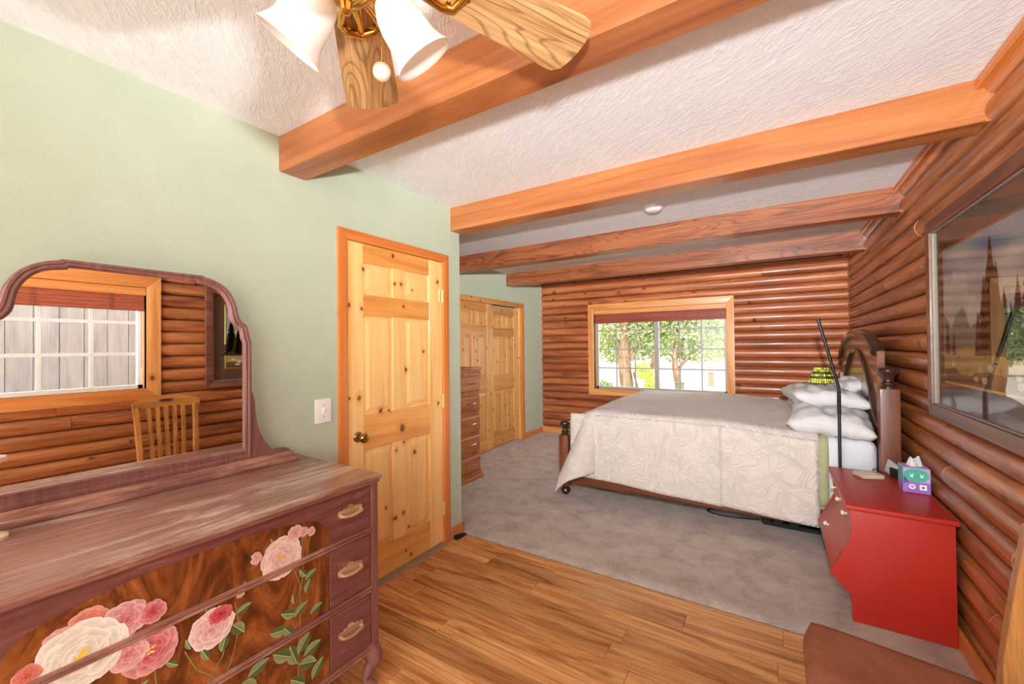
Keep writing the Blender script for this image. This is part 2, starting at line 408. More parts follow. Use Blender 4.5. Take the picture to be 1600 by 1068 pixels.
WCASE_Z = wood('window_casing_z', (228, 164, 100), (214, 144, 80), (190, 112, 56), 'Z', 13, 0.8, 0.4, 0.4, 0.1, 0.2, (4.0, 0.2, 0.09), (100, 50, 24), hue=0.06)
WCASE_Y = wood('window_casing_y', (228, 150, 84), (214, 132, 66), (190, 104, 46), 'Y', 13, 0.8, 0.4, 0.4, 0.1, 0.2, hue=0.06)
BLINDM = wood('reed_blind', (176, 92, 66), (150, 70, 50), (110, 46, 34), 'X', 90, 2.0, 0.5, 0.3, 0, 0.3, hue=0.1)
BLINDY = wood('reed_blind_y', (196, 112, 80), (178, 92, 64), (140, 66, 46), 'Y', 90, 2.0, 0.5, 0.3, 0, 0.3, hue=0.1)
ALU = plain('window_frame_grey', (150, 140, 134), 0.4, 0, 0.4, 0.02)
VINYL = plain('window_frame_white', (238, 236, 232), 0.35, 0, 0.4, 0.02)
PANE = glass('window_glass', (0.97, 0.985, 0.98), 0.7)
PICGLASS = glass('picture_glass', (0.97, 0.98, 0.98), 0.32)
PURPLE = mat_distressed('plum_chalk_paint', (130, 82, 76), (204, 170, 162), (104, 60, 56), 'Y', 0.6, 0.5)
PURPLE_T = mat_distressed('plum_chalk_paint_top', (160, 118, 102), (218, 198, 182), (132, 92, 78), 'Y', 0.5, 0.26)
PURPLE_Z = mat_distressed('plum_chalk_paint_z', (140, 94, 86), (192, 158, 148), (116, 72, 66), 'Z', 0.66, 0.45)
RUBBED = mat_distressed('rubbed_plum_edge', (156, 108, 96), (220, 170, 138), (126, 80, 74), 'Y', 0.5, 0.45)
BURL = mat_burl()
PRINT = vcol('decoupage_print', 0.5, 0.3)
PULL = mat_distressed('rubbed_brown_pull', (196, 156, 118), (220, 188, 156), (150, 106, 74), 'Y', 0.5, 0.5)
def mat_mirror():
    b = M('mirror_silver'); return b.done((0.93, 0.93, 0.92, 1), 0.0, 1.0)
MIRROR = mat_mirror()
BRASS = plain('polished_brass', (222, 176, 88), 0.16, 1.0, 0.5, 0.03)
CHROME = plain('brushed_nickel', (190, 186, 180), 0.25, 1.0, 0.5, 0.02)
HINGEM = plain('pale_brass_hinge', (240, 212, 150), 0.4, 0.4, 0.5, 0.02)
ABRASS = plain('antique_brass', (170, 138, 84), 0.22, 1.0, 0.5, 0.05)
BLADEM = wood('oak_fan_blade', (240, 196, 138), (224, 174, 114), (172, 118, 70), 'X', 40, 1.6, 0.35, 0.5, 0.15, 0.45, hue=0.04, wave=0.5, wscale=30)
def mat_shade():
    b = M('frosted_glass_shade'); v = b.coords(); n = b.noise(v, 20, 2)
    b.bsdf.inputs['Emission Color'].default_value = (1.0, 0.86, 0.66, 1); b.bsdf.inputs['Emission Strength'].default_value = 0.05
    b.bsdf.inputs['Transmission Weight'].default_value = 0.0
    b.bsdf.inputs['Subsurface Weight'].default_value = 0.0
    return b.done(b.ramp(n, [(0.3, lin((226, 216, 208))), (0.7, lin((234, 226, 218)))]), 0.35, 0, 0.4)
SHADE = mat_shade()
QUILT = mat_quilt('ivory_matelasse', (210, 199, 190), (214, 204, 196))
SAGE = mat_linen('sage_blanket', (172, 172, 132))
WHITE = mat_linen('white_cotton', (218, 219, 224), 0.6)
WHITE2 = mat_linen('white_pillowcase', (214, 212, 212), 0.35)
WALNUT_Z = wood('bed_walnut_z', (146, 84, 52), (116, 62, 38), (70, 34, 20), 'Z', 14, 1.0, 0.42, 0.4, 0.1, 0.25, hue=0.05)
WALNUT_X = wood('bed_walnut_x', (132, 70, 38), (104, 52, 27), (64, 30, 16), 'X', 14, 1.0, 0.35, 0.5, 0.2, 0.25, hue=0.05)
WALNUT_Y = wood('bed_walnut_y', (150, 96, 56), (122, 76, 42), (80, 44, 24), 'Y', 8, 1.0, 0.24, 0.5, 0.5, 0.2, hue=0.03)
DARKW = plain('dark_bed_moulding', (58, 36, 26), 0.22, 0, 0.5, 0.1, coat=0.4)
def mat_red():
    b = M('red_paint'); v = b.coords(); n = b.noise(v, 3, 4, 0.6); f = b.noise(v, 220, 2)
    b.bump(f, 0.12, 0.002)
    return b.done(b.ramp(n, [(0.3, lin((172, 36, 24))), (0.7, lin((186, 42, 28)))]), 0.38, 0, 0.5)
RED = mat_red()
RED_IN = plain('red_paint_drawer', (178, 62, 44), 0.4, 0, 0.5, 0.05)
CREAM = plain('cream_ceramic', (240, 222, 196), 0.3, 0, 0.5, 0.02)
BLACK = plain('black_metal', (28, 26, 28), 0.35, 0, 0.5, 0.05)
RUBBER = plain('black_rubber', (24, 26, 28), 0.6, 0, 0.3, 0.05)
OAK_Z = wood('oak_z', (206, 142, 74), (180, 114, 54), (132, 78, 34), 'Z', 22, 1.4, 0.35, 0.5, 0.1, 0.3, hue=0.05)
OAK_Y = wood('oak_y', (206, 142, 74), (180, 114, 54), (132, 78, 34), 'Y', 22, 1.4, 0.35, 0.5, 0.1, 0.3, hue=0.05)
CHESTW_Y = wood('chest_oak_y', (190, 124, 72), (172, 104, 56), (136, 76, 38), 'Y', 18, 1.2, 0.4, 0.4, 0.1, 0.22, hue=0.04)
CHESTW_Z = wood('chest_oak_z', (184, 118, 68), (164, 98, 52), (130, 72, 36), 'Z', 18, 1.2, 0.4, 0.4, 0.1, 0.22, hue=0.03)
def mat_suede():
    b = M('brown_suede'); v = b.coords(); n = b.noise(v, 6, 5, 0.65, 0.8); f = b.noise(v, 240, 2)
    b.bump(f, 0.15, 0.003); b.bsdf.inputs['Sheen Weight'].default_value = 0.0
    return b.done(b.ramp(n, [(0.3, lin((132, 78, 54))), (0.7, lin((158, 98, 70)))]), 0.8, 0, 0.2)
SUEDE = mat_suede()
PFRAME = wood('picture_frame_walnut', (132, 84, 64), (108, 64, 48), (78, 42, 32), 'Y', 14, 1.0, 0.4, 0.4, 0.05, 0.15, hue=0.03)
MATBOARD = plain('brown_mat_board', (104, 74, 60), 0.8, 0, 0.2, 0.06, 60)
GOLD = plain('gold_fillet', (202, 160, 92), 0.3, 0.8, 0.5, 0.04)
SWITCHM = plain('white_plastic', (240, 236, 230), 0.35, 0, 0.5, 0.01)
THRESH = plain('taupe_threshold', (150, 122, 92), 0.5)
CONCRETE = plain('pale_paving', (158, 150, 142), 0.8, 0, 0.2, 0.08, 3)
BARK = wood('grey_bark', (176, 148, 122), (140, 112, 90), (84, 62, 48), 'Z', 14, 2.0, 0.9, 0.1, 0, 0.5, hue=0.05, bump=0.8)
def mat_leaf(name, a, bb):
    b = M(name); oi = b.node('ShaderNodeNewGeometry')
    col = b.ramp(oi.outputs['Random Per Island'], [(0.0, lin(a)), (1.0, lin(bb))])
    b.bsdf.inputs['Subsurface Weight'].default_value = 0.0
    m = b.done(col, 0.55, 0, 0.3)
    tl = b.node('ShaderNodeBsdfTranslucent'); b.link(col, tl.inputs[0])
    mx = b.node('ShaderNodeMixShader'); mx.inputs[0].default_value = 0.4
    b.link(b.bsdf.outputs[0], mx.inputs[1]); b.link(tl.outputs[0], mx.inputs[2]); b.link(mx.outputs[0], b.out.inputs[0])
    return m
LEAF = mat_leaf('tree_leaf', (92, 112, 62), (196, 204, 146))
LEAF2 = mat_leaf('bush_leaf', (60, 92, 42), (150, 176, 84))
LEAFY = mat_leaf('lime_leaf', (140, 170, 60), (214, 220, 110))
FENCE = wood('weathered_fence', (158, 148, 144), (146, 134, 130), (124, 112, 108), 'Z', 12, 1.2, 0.85, 0.1, 0, 0.15, hue=0.06)

# ------------------------------------------------------------------ room shell
XL, XR, YB, XC, ZC, YE, YN = -2.043, 0.712, 6.062, -3.262, 2.462, 2.475, -1.7
XRB, YBB = XR+0.052, YB+0.052        # planes the log siding is nailed to
mk('ceiling', MB().box(XC-0.2, XRB+0.2, YN, YBB+0.2, ZC, ZC+0.12), CEIL, kind='structure')
floor = mk('floor', MB().box(XL-0.12, XRB+0.2, YN, YE-0.008, -0.08, -0.008), plain('underlay', (60, 40, 26), 0.8), kind='structure')
def planks():
    w = 0.131; r = random.Random(3); n = 0
    y1 = YE-0.008
    row = 0
    while y1 > YN:
        y0 = max(y1-w, YN); x = XL-0.1-r.random()*1.1
        while x < XRB-0.02:
            x1 = x+1.21
            a, b = max(x, XL-0.02), min(x1, XRB-0.01)
            if b-a > 0.03:
                mk('plank', MB().box(a+0.0006, b-0.0006, y0+0.0006, y1-0.0006, -0.0075, -r.random()*0.0004, 0.001), LAMINATE, floor, smooth=0)
            x = x1
        y1 = y0; row += 1
planks()
def carpet():
    r = random.Random(5)
    def f(u, v):
        x = lerp(XC-0.05, XRB-0.005, u); y = lerp(YE-0.006, YBB-0.005, v)
        z = 0.013+0.002*math.sin(x*9+y*3)*math.sin(y*7-x*2)+r.uniform(-0.001, 0.001)
        if v == 0: z = 0.003
        return (x, y, z)
    m = MB().grid(f, 110, 100); m.box(XC-0.05, XRB+0.05, YE-0.006, YBB, -0.08, -0.002)
    mk('carpet', m, CARPET, kind='structure', smooth=60, merge=False)
carpet()

DY0, DY1, DZ1 = 1.475, 2.273, 2.037        # entry door slab
wl = MB(); T = XL-0.11
wl.box(T, XL, YN, DY0-0.022, 0, ZC); wl.box(T, XL, DY1+0.022, YE, 0, ZC); wl.box(T, XL, DY0-0.022, DY1+0.022, DZ1+0.022, ZC)
mk('wall_left', wl, GREEN, kind='structure')
mk('wall_alcove', MB().box(XC-0.1, T, YE-0.11, YE, 0, ZC), GREEN, kind='structure')
CY0, CY1, CZ1 = 3.86, 5.40, 2.0
wc = MB(); wc.box(XC-0.12, XC, YE, CY0, 0, ZC); wc.box(XC-0.12, XC, CY1, YBB+0.1, 0, ZC); wc.box(XC-0.12, XC, CY0, CY1, CZ1, ZC)
wc.box(XC-0.2, XC-0.12, CY0-0.1, CY1+0.1, -0.05, ZC); wc.box(XC-0.15, XC-0.01, CY0-0.1, CY1+0.1, -0.08, 0.011)  # floor strip in the closet added to block light leaking under the doors
mk('wall_closet', wc, GREEN, kind='structure')

# log siding -----------------------------------------------------------------
PITCH = 0.1135
BWX0, BWX1, BWZ0, BWZ1 = -2.35, -0.53, 0.76, 1.96     # back window opening
RWY0, RWY1, RWZ0, RWZ1 = -0.52, 1.36, 1.08, 1.97      # right window opening
backing = plain('log_backing', (96, 48, 24), 0.7)
wb = MB(); y0, y1 = YBB, YBB+0.12
q = 0.013; wb.box(XC-0.12, BWX0-q, y0, y1, 0, ZC); wb.box(BWX1+q, XRB+0.12, y0, y1, 0, ZC); wb.box(BWX0-q, BWX1+q, y0, y1, 0, BWZ0-q); wb.box(BWX0-q, BWX1+q, y0, y1, BWZ1+q, ZC)
wall_back = mk('wall_back', wb, backing, kind='structure')
wr = MB(); x0, x1 = XRB, XRB+0.12
wr.box(x0, x1, YN, RWY0-q, 0, ZC); wr.box(x0, x1, RWY1+q, YBB+0.12, 0, ZC); wr.box(x0, x1, RWY0-q, RWY1+q, 0, RWZ0-q); wr.box(x0, x1, RWY0-q, RWY1+q, RWZ1+q, ZC)
wall_right = mk('wall_right', wr, backing, kind='structure')
def log_piece(wall, axis, a, b, z0, z1, parent, mat, seed):
    r = random.Random(seed); nseg = 9; prof = []
    zm, hh = (z0+z1)/2, (z1-z0)/2
    for k in range(nseg+1):
        th = lerp(-PI/2, PI/2, k/nseg); d = 0.052*(max(0, math.cos(th))**0.85); prof.append((d, zm+hh*0.985*math.sin(th)))
    dz = r.uniform(-0.001, 0.001); dd = r.uniform(-0.002, 0.002)
    vs = []
    for t in (a, b):
        for d, z in prof: vs.append((t, wall-(d+dd if d > 0.004 else d), z+dz) if axis == 'X' else (wall-(d+dd if d > 0.004 else d), t, z+dz))
    n = nseg+1; m = MB()
    m.add(vs, [(i, i+1, n+i+1, n+i) for i in range(nseg)], 0)
    m.add(vs, [list(range(n)), [n+i for i in range(n)][::-1]], 1)
    mk('log', m, [mat, LOGEND], parent, smooth=60)
def log_wall(axis, wall, lo, hi, parent, mat, hole, seed):
    r = random.Random(seed); z = 0.0; k = 0
    h0, h1, hz0, hz1 = hole
    while z < ZC-0.01:
        zt = min(z+PITCH, ZC-0.002)
        spans = [(lo, hi)]
        if zt > hz0+0.005 and z < hz1-0.005:
            # logs that only partly meet the opening are trimmed by the casing that covers their ends
            spans = [(lo, h0), (h1, hi)]
        for a, b in spans:
            cut = [a]; p = a+r.uniform(1.0, 3.2)
            while p < b-0.7: cut.append(p); p += r.uniform(2.2, 3.6)
            cut.append(b)
            for c0, c1 in zip(cut[:-1], cut[1:]):
                log_piece(wall, axis, c0+(0.0015 if c0 != a else 0), c1-(0.0015 if c1 != b else 0), z, zt, parent, mat, r.random()); k += 1
        z += PITCH
log_wall('X', YBB, XC, XRB-0.02, wall_back, LOG_X, (BWX0-0.02, BWX1+0.02, BWZ0-0.02, BWZ1+0.02), 11)
log_wall('Y', XRB, YN, YBB-0.02, wall_right, LOG_Y, (RWY0-0.02, RWY1+0.02, RWZ0-0.02, RWZ1+0.02), 12)

# beams -----------------------------------------------------------------------
BZ = 2.289
def beam(y, xa, mat, lab):
    t = thing('ceiling_beam', (xa, y+0.07, BZ), lab, 'beam', 'ceiling beams')
    mk('timber', MB().box(xa, XRB-0.005, y, y+0.138, BZ, ZC+0.001, 0.004), mat, t)
    mk('end_joint', MB().box(XRB-0.05, XRB-0.003, y-0.002, y+0.14, BZ-0.004, BZ+0.004), mat, t)
    return t
beam(1.10, XL-0.002, BEAM, 'nearest stained ceiling beam, running behind the ceiling fan blades')
beam(2.372, XL-0.002, BEAM, 'second ceiling beam from camera, ending at the corner of the green wall')
beam(3.70, XC-0.002, BEAMG, 'third ceiling beam with bold dark grain, behind the smoke detector')
beam(5.0, XC-0.002, BEAMG, 'farthest ceiling beam, closest to the log wall with the window')
# crown strips between the beams on the log wall
for i, (a, b) in enumerate(((YN, 1.098), (1.24, 2.37), (2.512, 3.698), (3.84, 4.998), (5.14, YBB-0.01))):
    mk('trim_%d' % (i+1), MB().box(XR-0.028, XRB-0.004, a, b, ZC-0.042, ZC-0.001, 0.006), CASING_Y, kind='structure')
# baseboards
mk('baseboard_left', MB().box(XL, XL+0.014, DY1+0.085, YE+0.012, 0.002, 0.082, 0.003).box(T, XL+0.014, YE, YE+0.014, 0.012, 0.082, 0.003), CASING_Y, kind='structure')
mk('baseboard_closet', MB().box(XC, XC+0.014, CY1+0.07, YBB-0.05, 0.012, 0.09, 0.003), CASING_Y, kind='structure')
mk('baseboard_back', MB().box(XC+0.014, XR-0.03, YB-0.02, YB-0.002, 0.012, 0.1, 0.003), WCASE_X, kind='structure')
mk('baseboard_right', MB().box(XR-0.02, XR-0.004, 0.4, YB-0.03, 0.004, 0.1, 0.003), CASING_Y, kind='structure')

# ------------------------------------------------------------------ doors
def raised_panel(y0, y1, z0, z1, xf, parent, mat, name='panel'):
    m = MB(); b = 0.040; d0, d1, d2 = xf-0.016, xf-0.0155, xf-0.002
    rings = [(0, d0), (0.002, d1), (b*0.5, (d1+d2)/2-0.0012), (b, d2-0.001), (b+0.002, d2)]
    vs = []
    for o, x in rings: vs += [(x, y0+o, z0+o), (x, y1-o, z0+o), (x, y1-o, z1-o), (x, y0+o, z1-o)]
    fs = []
    for r in range(len(rings)-1):
        for k in range(4): fs.append((r*4+k, r*4+(k+1) % 4, (r+1)*4+(k+1) % 4, (r+1)*4+k))
    e = (len(rings)-1)*4; fs.append((e, e+1, e+2, e+3)); fs.append((3, 2, 1, 0))
    m.add(vs, fs); return mk(name, m, mat, parent, smooth=20)
def six_panel(root, y0, y1, z0, z1, xf, mz, my, mir=False):
    """a raised six-panel slab facing +X; stiles, rails and panels are its pieces"""
    w = y1-y0; h = z1-z0; th = 0.035
    slab = mk('slab', MB().box(xf-th, xf-0.0165, y0, y1, z0, z1), mz, root)
    s0, s1, c0, c1 = y0+0.137*w, y1-0.166*w, y0+0.42*w, y0+0.547*w
    rails = [(0, 0.0925), (0.398, 0.497), (0.79, 0.851), (0.945, 1.0)]
    R = [(z0+a*h, z0+b*h) for a, b in rails]
    e = 0.0015
    for a, b in ((y0, s0), (s1, y1)): mk('stile', MB().box(xf-0.0165, xf, a, b, z0, z1, e), mz, slab)
    for a, b in R: mk('rail', MB().box(xf-0.0165, xf-0.0005, s0, s1, a, b, e), my, slab)
    for k in range(3):
        a, b = R[k][1], R[k+1][0]
        mk('mullion', MB().box(xf-0.0165, xf-0.0005, c0, c1, a, b, e), mz, slab)
        for p, q in ((s0, c0), (c1, s1)): raised_panel(p, q, a, b, xf, slab, mz)
    return slab
d1 = thing('door_1', (XL, (DY0+DY1)/2, 0), kind='structure')
cas = 0.058
def case_board(pts, x0, x1, mat, parent, name='casing'):
    return mk(name, MB().prism(pts, 'X', x0, x1, bev=0.004), mat, parent)
case_board([(DY0-cas, 0), (DY0, 0), (DY0, DZ1), (DY0-cas, DZ1+cas)], XL-0.03, XL+0.018, CASING_Z, d1)
case_board([(DY1, 0), (DY1+cas, 0), (DY1+cas, DZ1+cas), (DY1, DZ1)], XL-0.03, XL+0.018, CASING_Z, d1)
case_board([(DY0, DZ1), (DY1, DZ1), (DY1+cas, DZ1+cas), (DY0-cas, DZ1+cas)], XL-0.03, XL+0.018, CASING_Y, d1)
slab1 = six_panel(d1, DY0+0.003, DY1-0.003, 0.02, DZ1-0.003, XL+0.002, PINE, PINE_Y)
kb = MB().lathe([(0.031, 0), (0.031, 0.004), (0.027, 0.009), (0.012, 0.013), (0.011, 0.034), (0.02, 0.04), (0.0275, 0.05), (0.0285, 0.058), (0.024, 0.068), (0.012, 0.073), (0.001, 0.074)], (XL+0.002, 1.545, 0.905), (1, 0, 0), 24)
tag(mk('door_knob', kb, ABRASS, slab1, smooth=50), 'round brass door knob')
for z in (1.79, 1.03, 0.255):
    hb = MB().box(XL+0.002, XL+0.006, DY1-0.036, DY1-0.004, z-0.045, z+0.045, 0.002).tube([(XL+0.008, DY1-0.002, z-0.047), (XL+0.008, DY1-0.002, z+0.047)], 0.006, 8)
    tag(mk('hinge', hb, HINGEM, d1), 'brass door hinge')
mk('threshold', MB().prism([(XL-0.09, 0.0), (XL+0.05, 0.0), (XL+0.04, 0.011), (XL-0.09, 0.016)], 'Y', DY0, DY1), THRESH, d1)

d2 = thing('door_2', (XC, (CY0+CY1)/2, 0), kind='structure')
case_board([(CY0-0.07, 0.012), (CY0, 0.012), (CY0, CZ1), (CY0-0.07, CZ1+0.07)], XC-0.03, XC+0.018, CASING_Z, d2)
case_board([(CY1, 0.012), (CY1+0.07, 0.012), (CY1+0.07, CZ1+0.07), (CY1, CZ1)], XC-0.03, XC+0.018, CASING_Z, d2)
case_board([(CY0, CZ1), (CY1, CZ1), (CY1+0.07, CZ1+0.07), (CY0-0.07, CZ1+0.07)], XC-0.03, XC+0.018, CPINE_Y, d2)
six_panel(d2, CY0+0.004, 4.625, 0.03, CZ1-0.004, XC+0.008, CPINE, CPINE_Y)
six_panel(d2, 4.60, CY1-0.03, 0.03, CZ1-0.03, XC-0.032, CPINE, CPINE_Y)
mk('side_jamb', MB().box(XC-0.1, XC-0.002, CY1-0.03, CY1, 0.012, CZ1), CPINE, d2)
mk('finger_pull', MB().lathe([(0.018, 0), (0.018, 0.003), (0.012, 0.001)], (XC-0.032, 5.335, 0.90), (1, 0, 0), 14), BRASS, d2)

# ------------------------------------------------------------------ windows
def window(name, axis, wall, dirn, a0, a1, z0, z1, fm, rows, casx, casz, mat_j, cw, g=0.009):
    """axis 'X': in the back wall (faces -Y); axis 'Y': in the right wall (faces -X)"""
    def B(m, u0, u1, d0, d1, zz0, zz1, bev=0.0):
        return m.box(u0, u1, wall+d0, wall+d1, zz0, zz1, bev) if axis == 'X' else m.box(wall+d0, wall+d1, u0, u1, zz0, zz1, bev)
    root = thing(name, (((a0+a1)/2, wall, z0) if axis == 'X' else (wall, (a0+a1)/2, z0)), kind='structure')
    f0, f1 = -0.064, -0.0
    def pris(poly, mat):
        m = MB()
        if axis == 'X': m.prism(poly, 'Y', wall+f0, wall+f1, bev=0.003)
        else: m.prism(poly, 'X', wall+f0, wall+f1, bev=0.003)
        mk('casing', m, mat, root)
    c = cw
    pris([(a0, z0), (a0, z1), (a0-c, z1+c), (a0-c, z0-c)], casz); pris([(a1, z1), (a1, z0), (a1+c, z0-c), (a1+c, z1+c)], casz)
    pris([(a0, z1), (a1, z1), (a1+c, z1+c), (a0-c, z1+c)], casx); pris([(a0, z0), (a1, z0), (a1+c, z0-c), (a0-c, z0-c)], casx)
    j = MB(); dd0, dd1 = -0.05, 0.118
    B(j, a0-0.012, a0, dd0, dd1, z0, z1); B(j, a1, a1+0.012, dd0, dd1, z0, z1); B(j, a0, a1, dd0, dd1, z1, z1+0.012); B(j, a0, a1, dd0, dd1, z0-0.012, z0)
    mk('jamb', j, mat_j, root)
    fr = MB(); w = 0.032
    B(fr, a0, a0+w, 0.045, 0.1, z0, z1); B(fr, a1-w, a1, 0.045, 0.1, z0, z1); B(fr, a0, a1, 0.045, 0.1, z0, z0+w); B(fr, a0, a1, 0.045, 0.1, z1-w, z1)
    mk('window_frame', fr, fm, root)
    am = (a0+a1)/2; ms = MB(); B(ms, am-0.03, am+0.03, 0.04, 0.095, z0+w, z1-w, 0.003); mk('meeting_stile', ms, fm, root)
    bays = [(a0+w, am-0.03), (am+0.03, a1-w)]
    zs = [lerp(z0+w, z1-w, k/rows) for k in range(rows+1)]
    for b0, b1 in bays:
        us = [lerp(b0, b1, k/3) for k in range(4)]
        for u in us[1:-1]:
            m = MB(); B(m, u-g, u+g, 0.062, 0.074, z0+w, z1-w, 0.002); mk('muntin', m, fm, root)
        for z in zs[1:-1]:
            m = MB(); B(m, b0, b1, 0.061, 0.075, z-g, z+g, 0.002); mk('muntin', m, fm, root)
        for k in range(3):
            for q in range(rows):
                m = MB()
                u0, u1, q0, q1 = us[k]+g*0.5, us[k+1]-g*0.5, zs[q]+g*0.5, zs[q+1]-g*0.5
                B(m, u0, u1, 0.0665, 0.0695, q0, q1); mk('pane', m, PANE, root, smooth=0)
    return root
window('window_1', 'X', YBB, -1, BWX0, BWX1, BWZ0, BWZ1, ALU, 4, WCASE_X, WCASE_Z, WCASE_Z, 0.092)
window('window_2', 'Y', XRB, -1, RWY0, RWY1, RWZ0, RWZ1, VINYL, 3, WCASE_Y, WCASE_Z, WCASE_Z, 0.10, 0.014)

def blind(axis, wall, a0, a1, ztop, zval, zbot, mv, ms, label):
    def B(m, u0, u1, d0, d1, q0, q1, bev=0.0):
        return m.box(u0, u1, wall+d0, wall+d1, q0, q1, bev) if axis == 'X' else m.box(wall+d0, wall+d1, u0, u1, q0, q1, bev)
    root = thing('window_blind', (((a0+a1)/2, wall, zbot) if axis == 'X' else (wall, (a0+a1)/2, zbot)), label, 'blind')
    mk('valance', B(MB(), a0+0.002, a1-0.002, -0.046, -0.03, zval, ztop, 0.002), mv, root)
    mk('headrail', B(MB(), a0+0.004, a1-0.004, -0.028, 0.02, ztop-0.04, ztop-0.002, 0.002), mv, root)
    r = random.Random(4); n = 0; z = zbot
    while z < zval+0.02:
        h = r.choice((0.009, 0.011, 0.013)); d = r.uniform(-0.005, 0.003)
        mk('slat', B(MB(), a0+0.006, a1-0.006, -0.024+d, 0.012+d, z, z+h, 0.0015), ms, root); z += h+0.0015
    L = a1-a0
    for t in (0.12, 0.35, 0.65, 0.88):
        m = MB(); u = a0+L*t
        for o in (-0.008, 0.008):
            k = zbot
            while k < zval: B(m, u+o-0.0012, u+o+0.0012, -0.033, -0.030, k, k+0.008); k += 0.016
        mk('stitching', m, BLACK, root)
    m = MB(); u = a1-0.03; B(m, u-0.0015, u+0.0015, -0.034, -0.031, zbot-0.5, zbot); mk('pull_cord', m, ms, root)
    return root
blind('X', YBB, BWX0, BWX1, BWZ1-0.002, 1.895, 1.755, WCASE_X, BLINDM, 'dark red reed blind rolled up over the far window looking onto trees')
blind('Y', XRB, RWY0, RWY1, RWZ1-0.002, 1.90, 1.765, WCASE_Y, BLINDY, 'reed blind on the window seen only as a reflection in the dresser mirror')

# ------------------------------------------------------------------ small wall fittings
t = thing('light_switch', (XL, 1.327, 1.085), 'white light switch plate on green wall beside the pine door', 'switch')
mk('cover_plate', MB().box(XL+0.0005, XL+0.007, 1.281, 1.374, 1.022, 1.15, 0.003, 2), SWITCHM, t)
mk('toggle', MB().box(XL+0.007, XL+0.011, 1.322, 1.334, 1.072, 1.1).box(XL+0.008, XL+0.018, 1.324, 1.332, 1.088, 1.098, 0.001), SWITCHM, t)
for z in (1.055, 1.118): mk('screw', MB().lathe([(0.003, 0), (0.0028, 0.0012), (0.001, 0.0014)], (XL+0.007, 1.328, z), (1, 0, 0), 8), CHROME, t)
t = thing('smoke_detector', (-0.754, 3.188, ZC), 'round white smoke detector on the plaster ceiling', 'smoke detector')
mk('base', MB().lathe([(0.068, 0), (0.068, -0.012), (0.066, -0.016)], (-0.754, 3.188, ZC), (0, 0, 1), 32), SWITCHM, t)
mk('cover', MB().lathe([(0.066, -0.016), (0.06, -0.03), (0.045, -0.04), (0.02, -0.044), (0.001, -0.044)], (-0.754, 3.188, ZC), (0, 0, 1), 32), SWITCHM, t)
ds = MB().prism([(2.36, 0.0), (2.475, 0.0), (2.475, 0.006), (2.38, 0.028), (2.36, 0.028)], 'X', XL+0.02, XL+0.055, bev=0.004)
tag(mk('doorstop', ds, RUBBER), 'small black rubber doorstop on floor by the orange baseboard', 'doorstop')

# ------------------------------------------------------------------ bed
BX0, BX1, BY0, BY1 = -1.70, 0.615, 3.565, 5.50          # post centres
bed = thing('bed', (-0.5, 4.53, 0.012), 'king bed with dark walnut posts and arched headboard against the log wall', 'bed')
def post(x, y, ztop, zfin, hw, foot):
    m = MB(); fm_ = MB()
    if foot:
        fm_.lathe([(0.012, 0.013), (0.03, 0.018), (0.046, 0.04), (0.046, 0.06), (0.03, 0.083), (0.024, 0.09), (0.036, 0.1)], (x, y, 0), seg=18)
    m.box(x-hw, x+hw, y-hw, y+hw, 0.1 if foot else 0.012, ztop, 0.008, 2)
    p = mk('post', m, WALNUT_Z, bed)
    if foot: mk('bun_foot', fm_, DARKW, p, smooth=50)
    s = (zfin-ztop)/0.137; k = hw/0.05
    prof = [(0.040, 0), (0.040, 0.008), (0.032, 0.014), (0.040, 0.024), (0.040, 0.034), (0.028, 0.046), (0.027, 0.06), (0.036, 0.08), (0.052, 0.1), (0.056, 0.108), (0.056, 0.12), (0.049, 0.128), (0.02, 0.137), (0.001, 0.137)]
    mk('finial', MB().lathe([(r*k, h*s) for r, h in prof], (x, y, ztop), seg=24), DARKW, p, smooth=40)
    return p
post(BX1, BY0, 1.125, 1.262, 0.05, False); post(BX1, BY1, 1.125, 1.262, 0.05, False)
post(BX0, BY0+0.045, 0.575, 0.71, 0.045, True); post(BX0, BY1-0.03, 0.575, 0.71, 0.045, True)
def arch(y, half, zc, h): return zc + h*math.sqrt(max(0, 1-((y-4.535)/half)**2))
hb = []
N = 40
ya, yb = BY0+0.045, BY1-0.045
half = 1.0
ya2 = ya+0.10; top = [(lerp(ya2, yb, k/N), arch(lerp(ya2, yb, k/N), half, 1.16, 0.36)) for k in range(N+1)]
head = mk('headboard', MB().prism([(ya, 0.3), (ya, 1.05), (ya2, 1.05)] + top + [(yb, 0.3)], 'X', 0.585, 0.625), WALNUT_Y, bed)
def sweep_arch(pts, x0, x1, dz0, dz1, mat, name):
    """a moulding that follows pts (y,z) across the headboard"""
    vs = []; fs = []; n = len(pts)
    for i, (y, z) in enumerate(pts):
        a = Vector(pts[max(i-1, 0)]); b = Vector(pts[min(i+1, n-1)]); t = (b-a).normalized(); nn = Vector((-t.y, t.x))
        sec = [(x1, dz0), (x1-0.3*(x1-x0), dz0-0.004), (x0+0.012, dz0), (x0, dz0+0.35*(dz1-dz0)), (x0+0.004, dz1-0.006), (x0+0.014, dz1), (x1, dz1)]
        for x, d in sec: vs.append((x, y+nn.x*d, z+nn.y*d))
    k = 7
    for i in range(n-1):
        for q in range(k): fs.append((i*k+q, i*k+(q+1) % k, (i+1)*k+(q+1) % k, (i+1)*k+q))
    fs += [list(range(k)), [(n-1)*k+q for q in range(k)][::-1]]
    return mk(name, MB().add(vs, fs), mat, head, smooth=40)
sweep_arch(top, 0.552, 0.622, -0.036, 0.016, DARKW, 'cap_moulding')
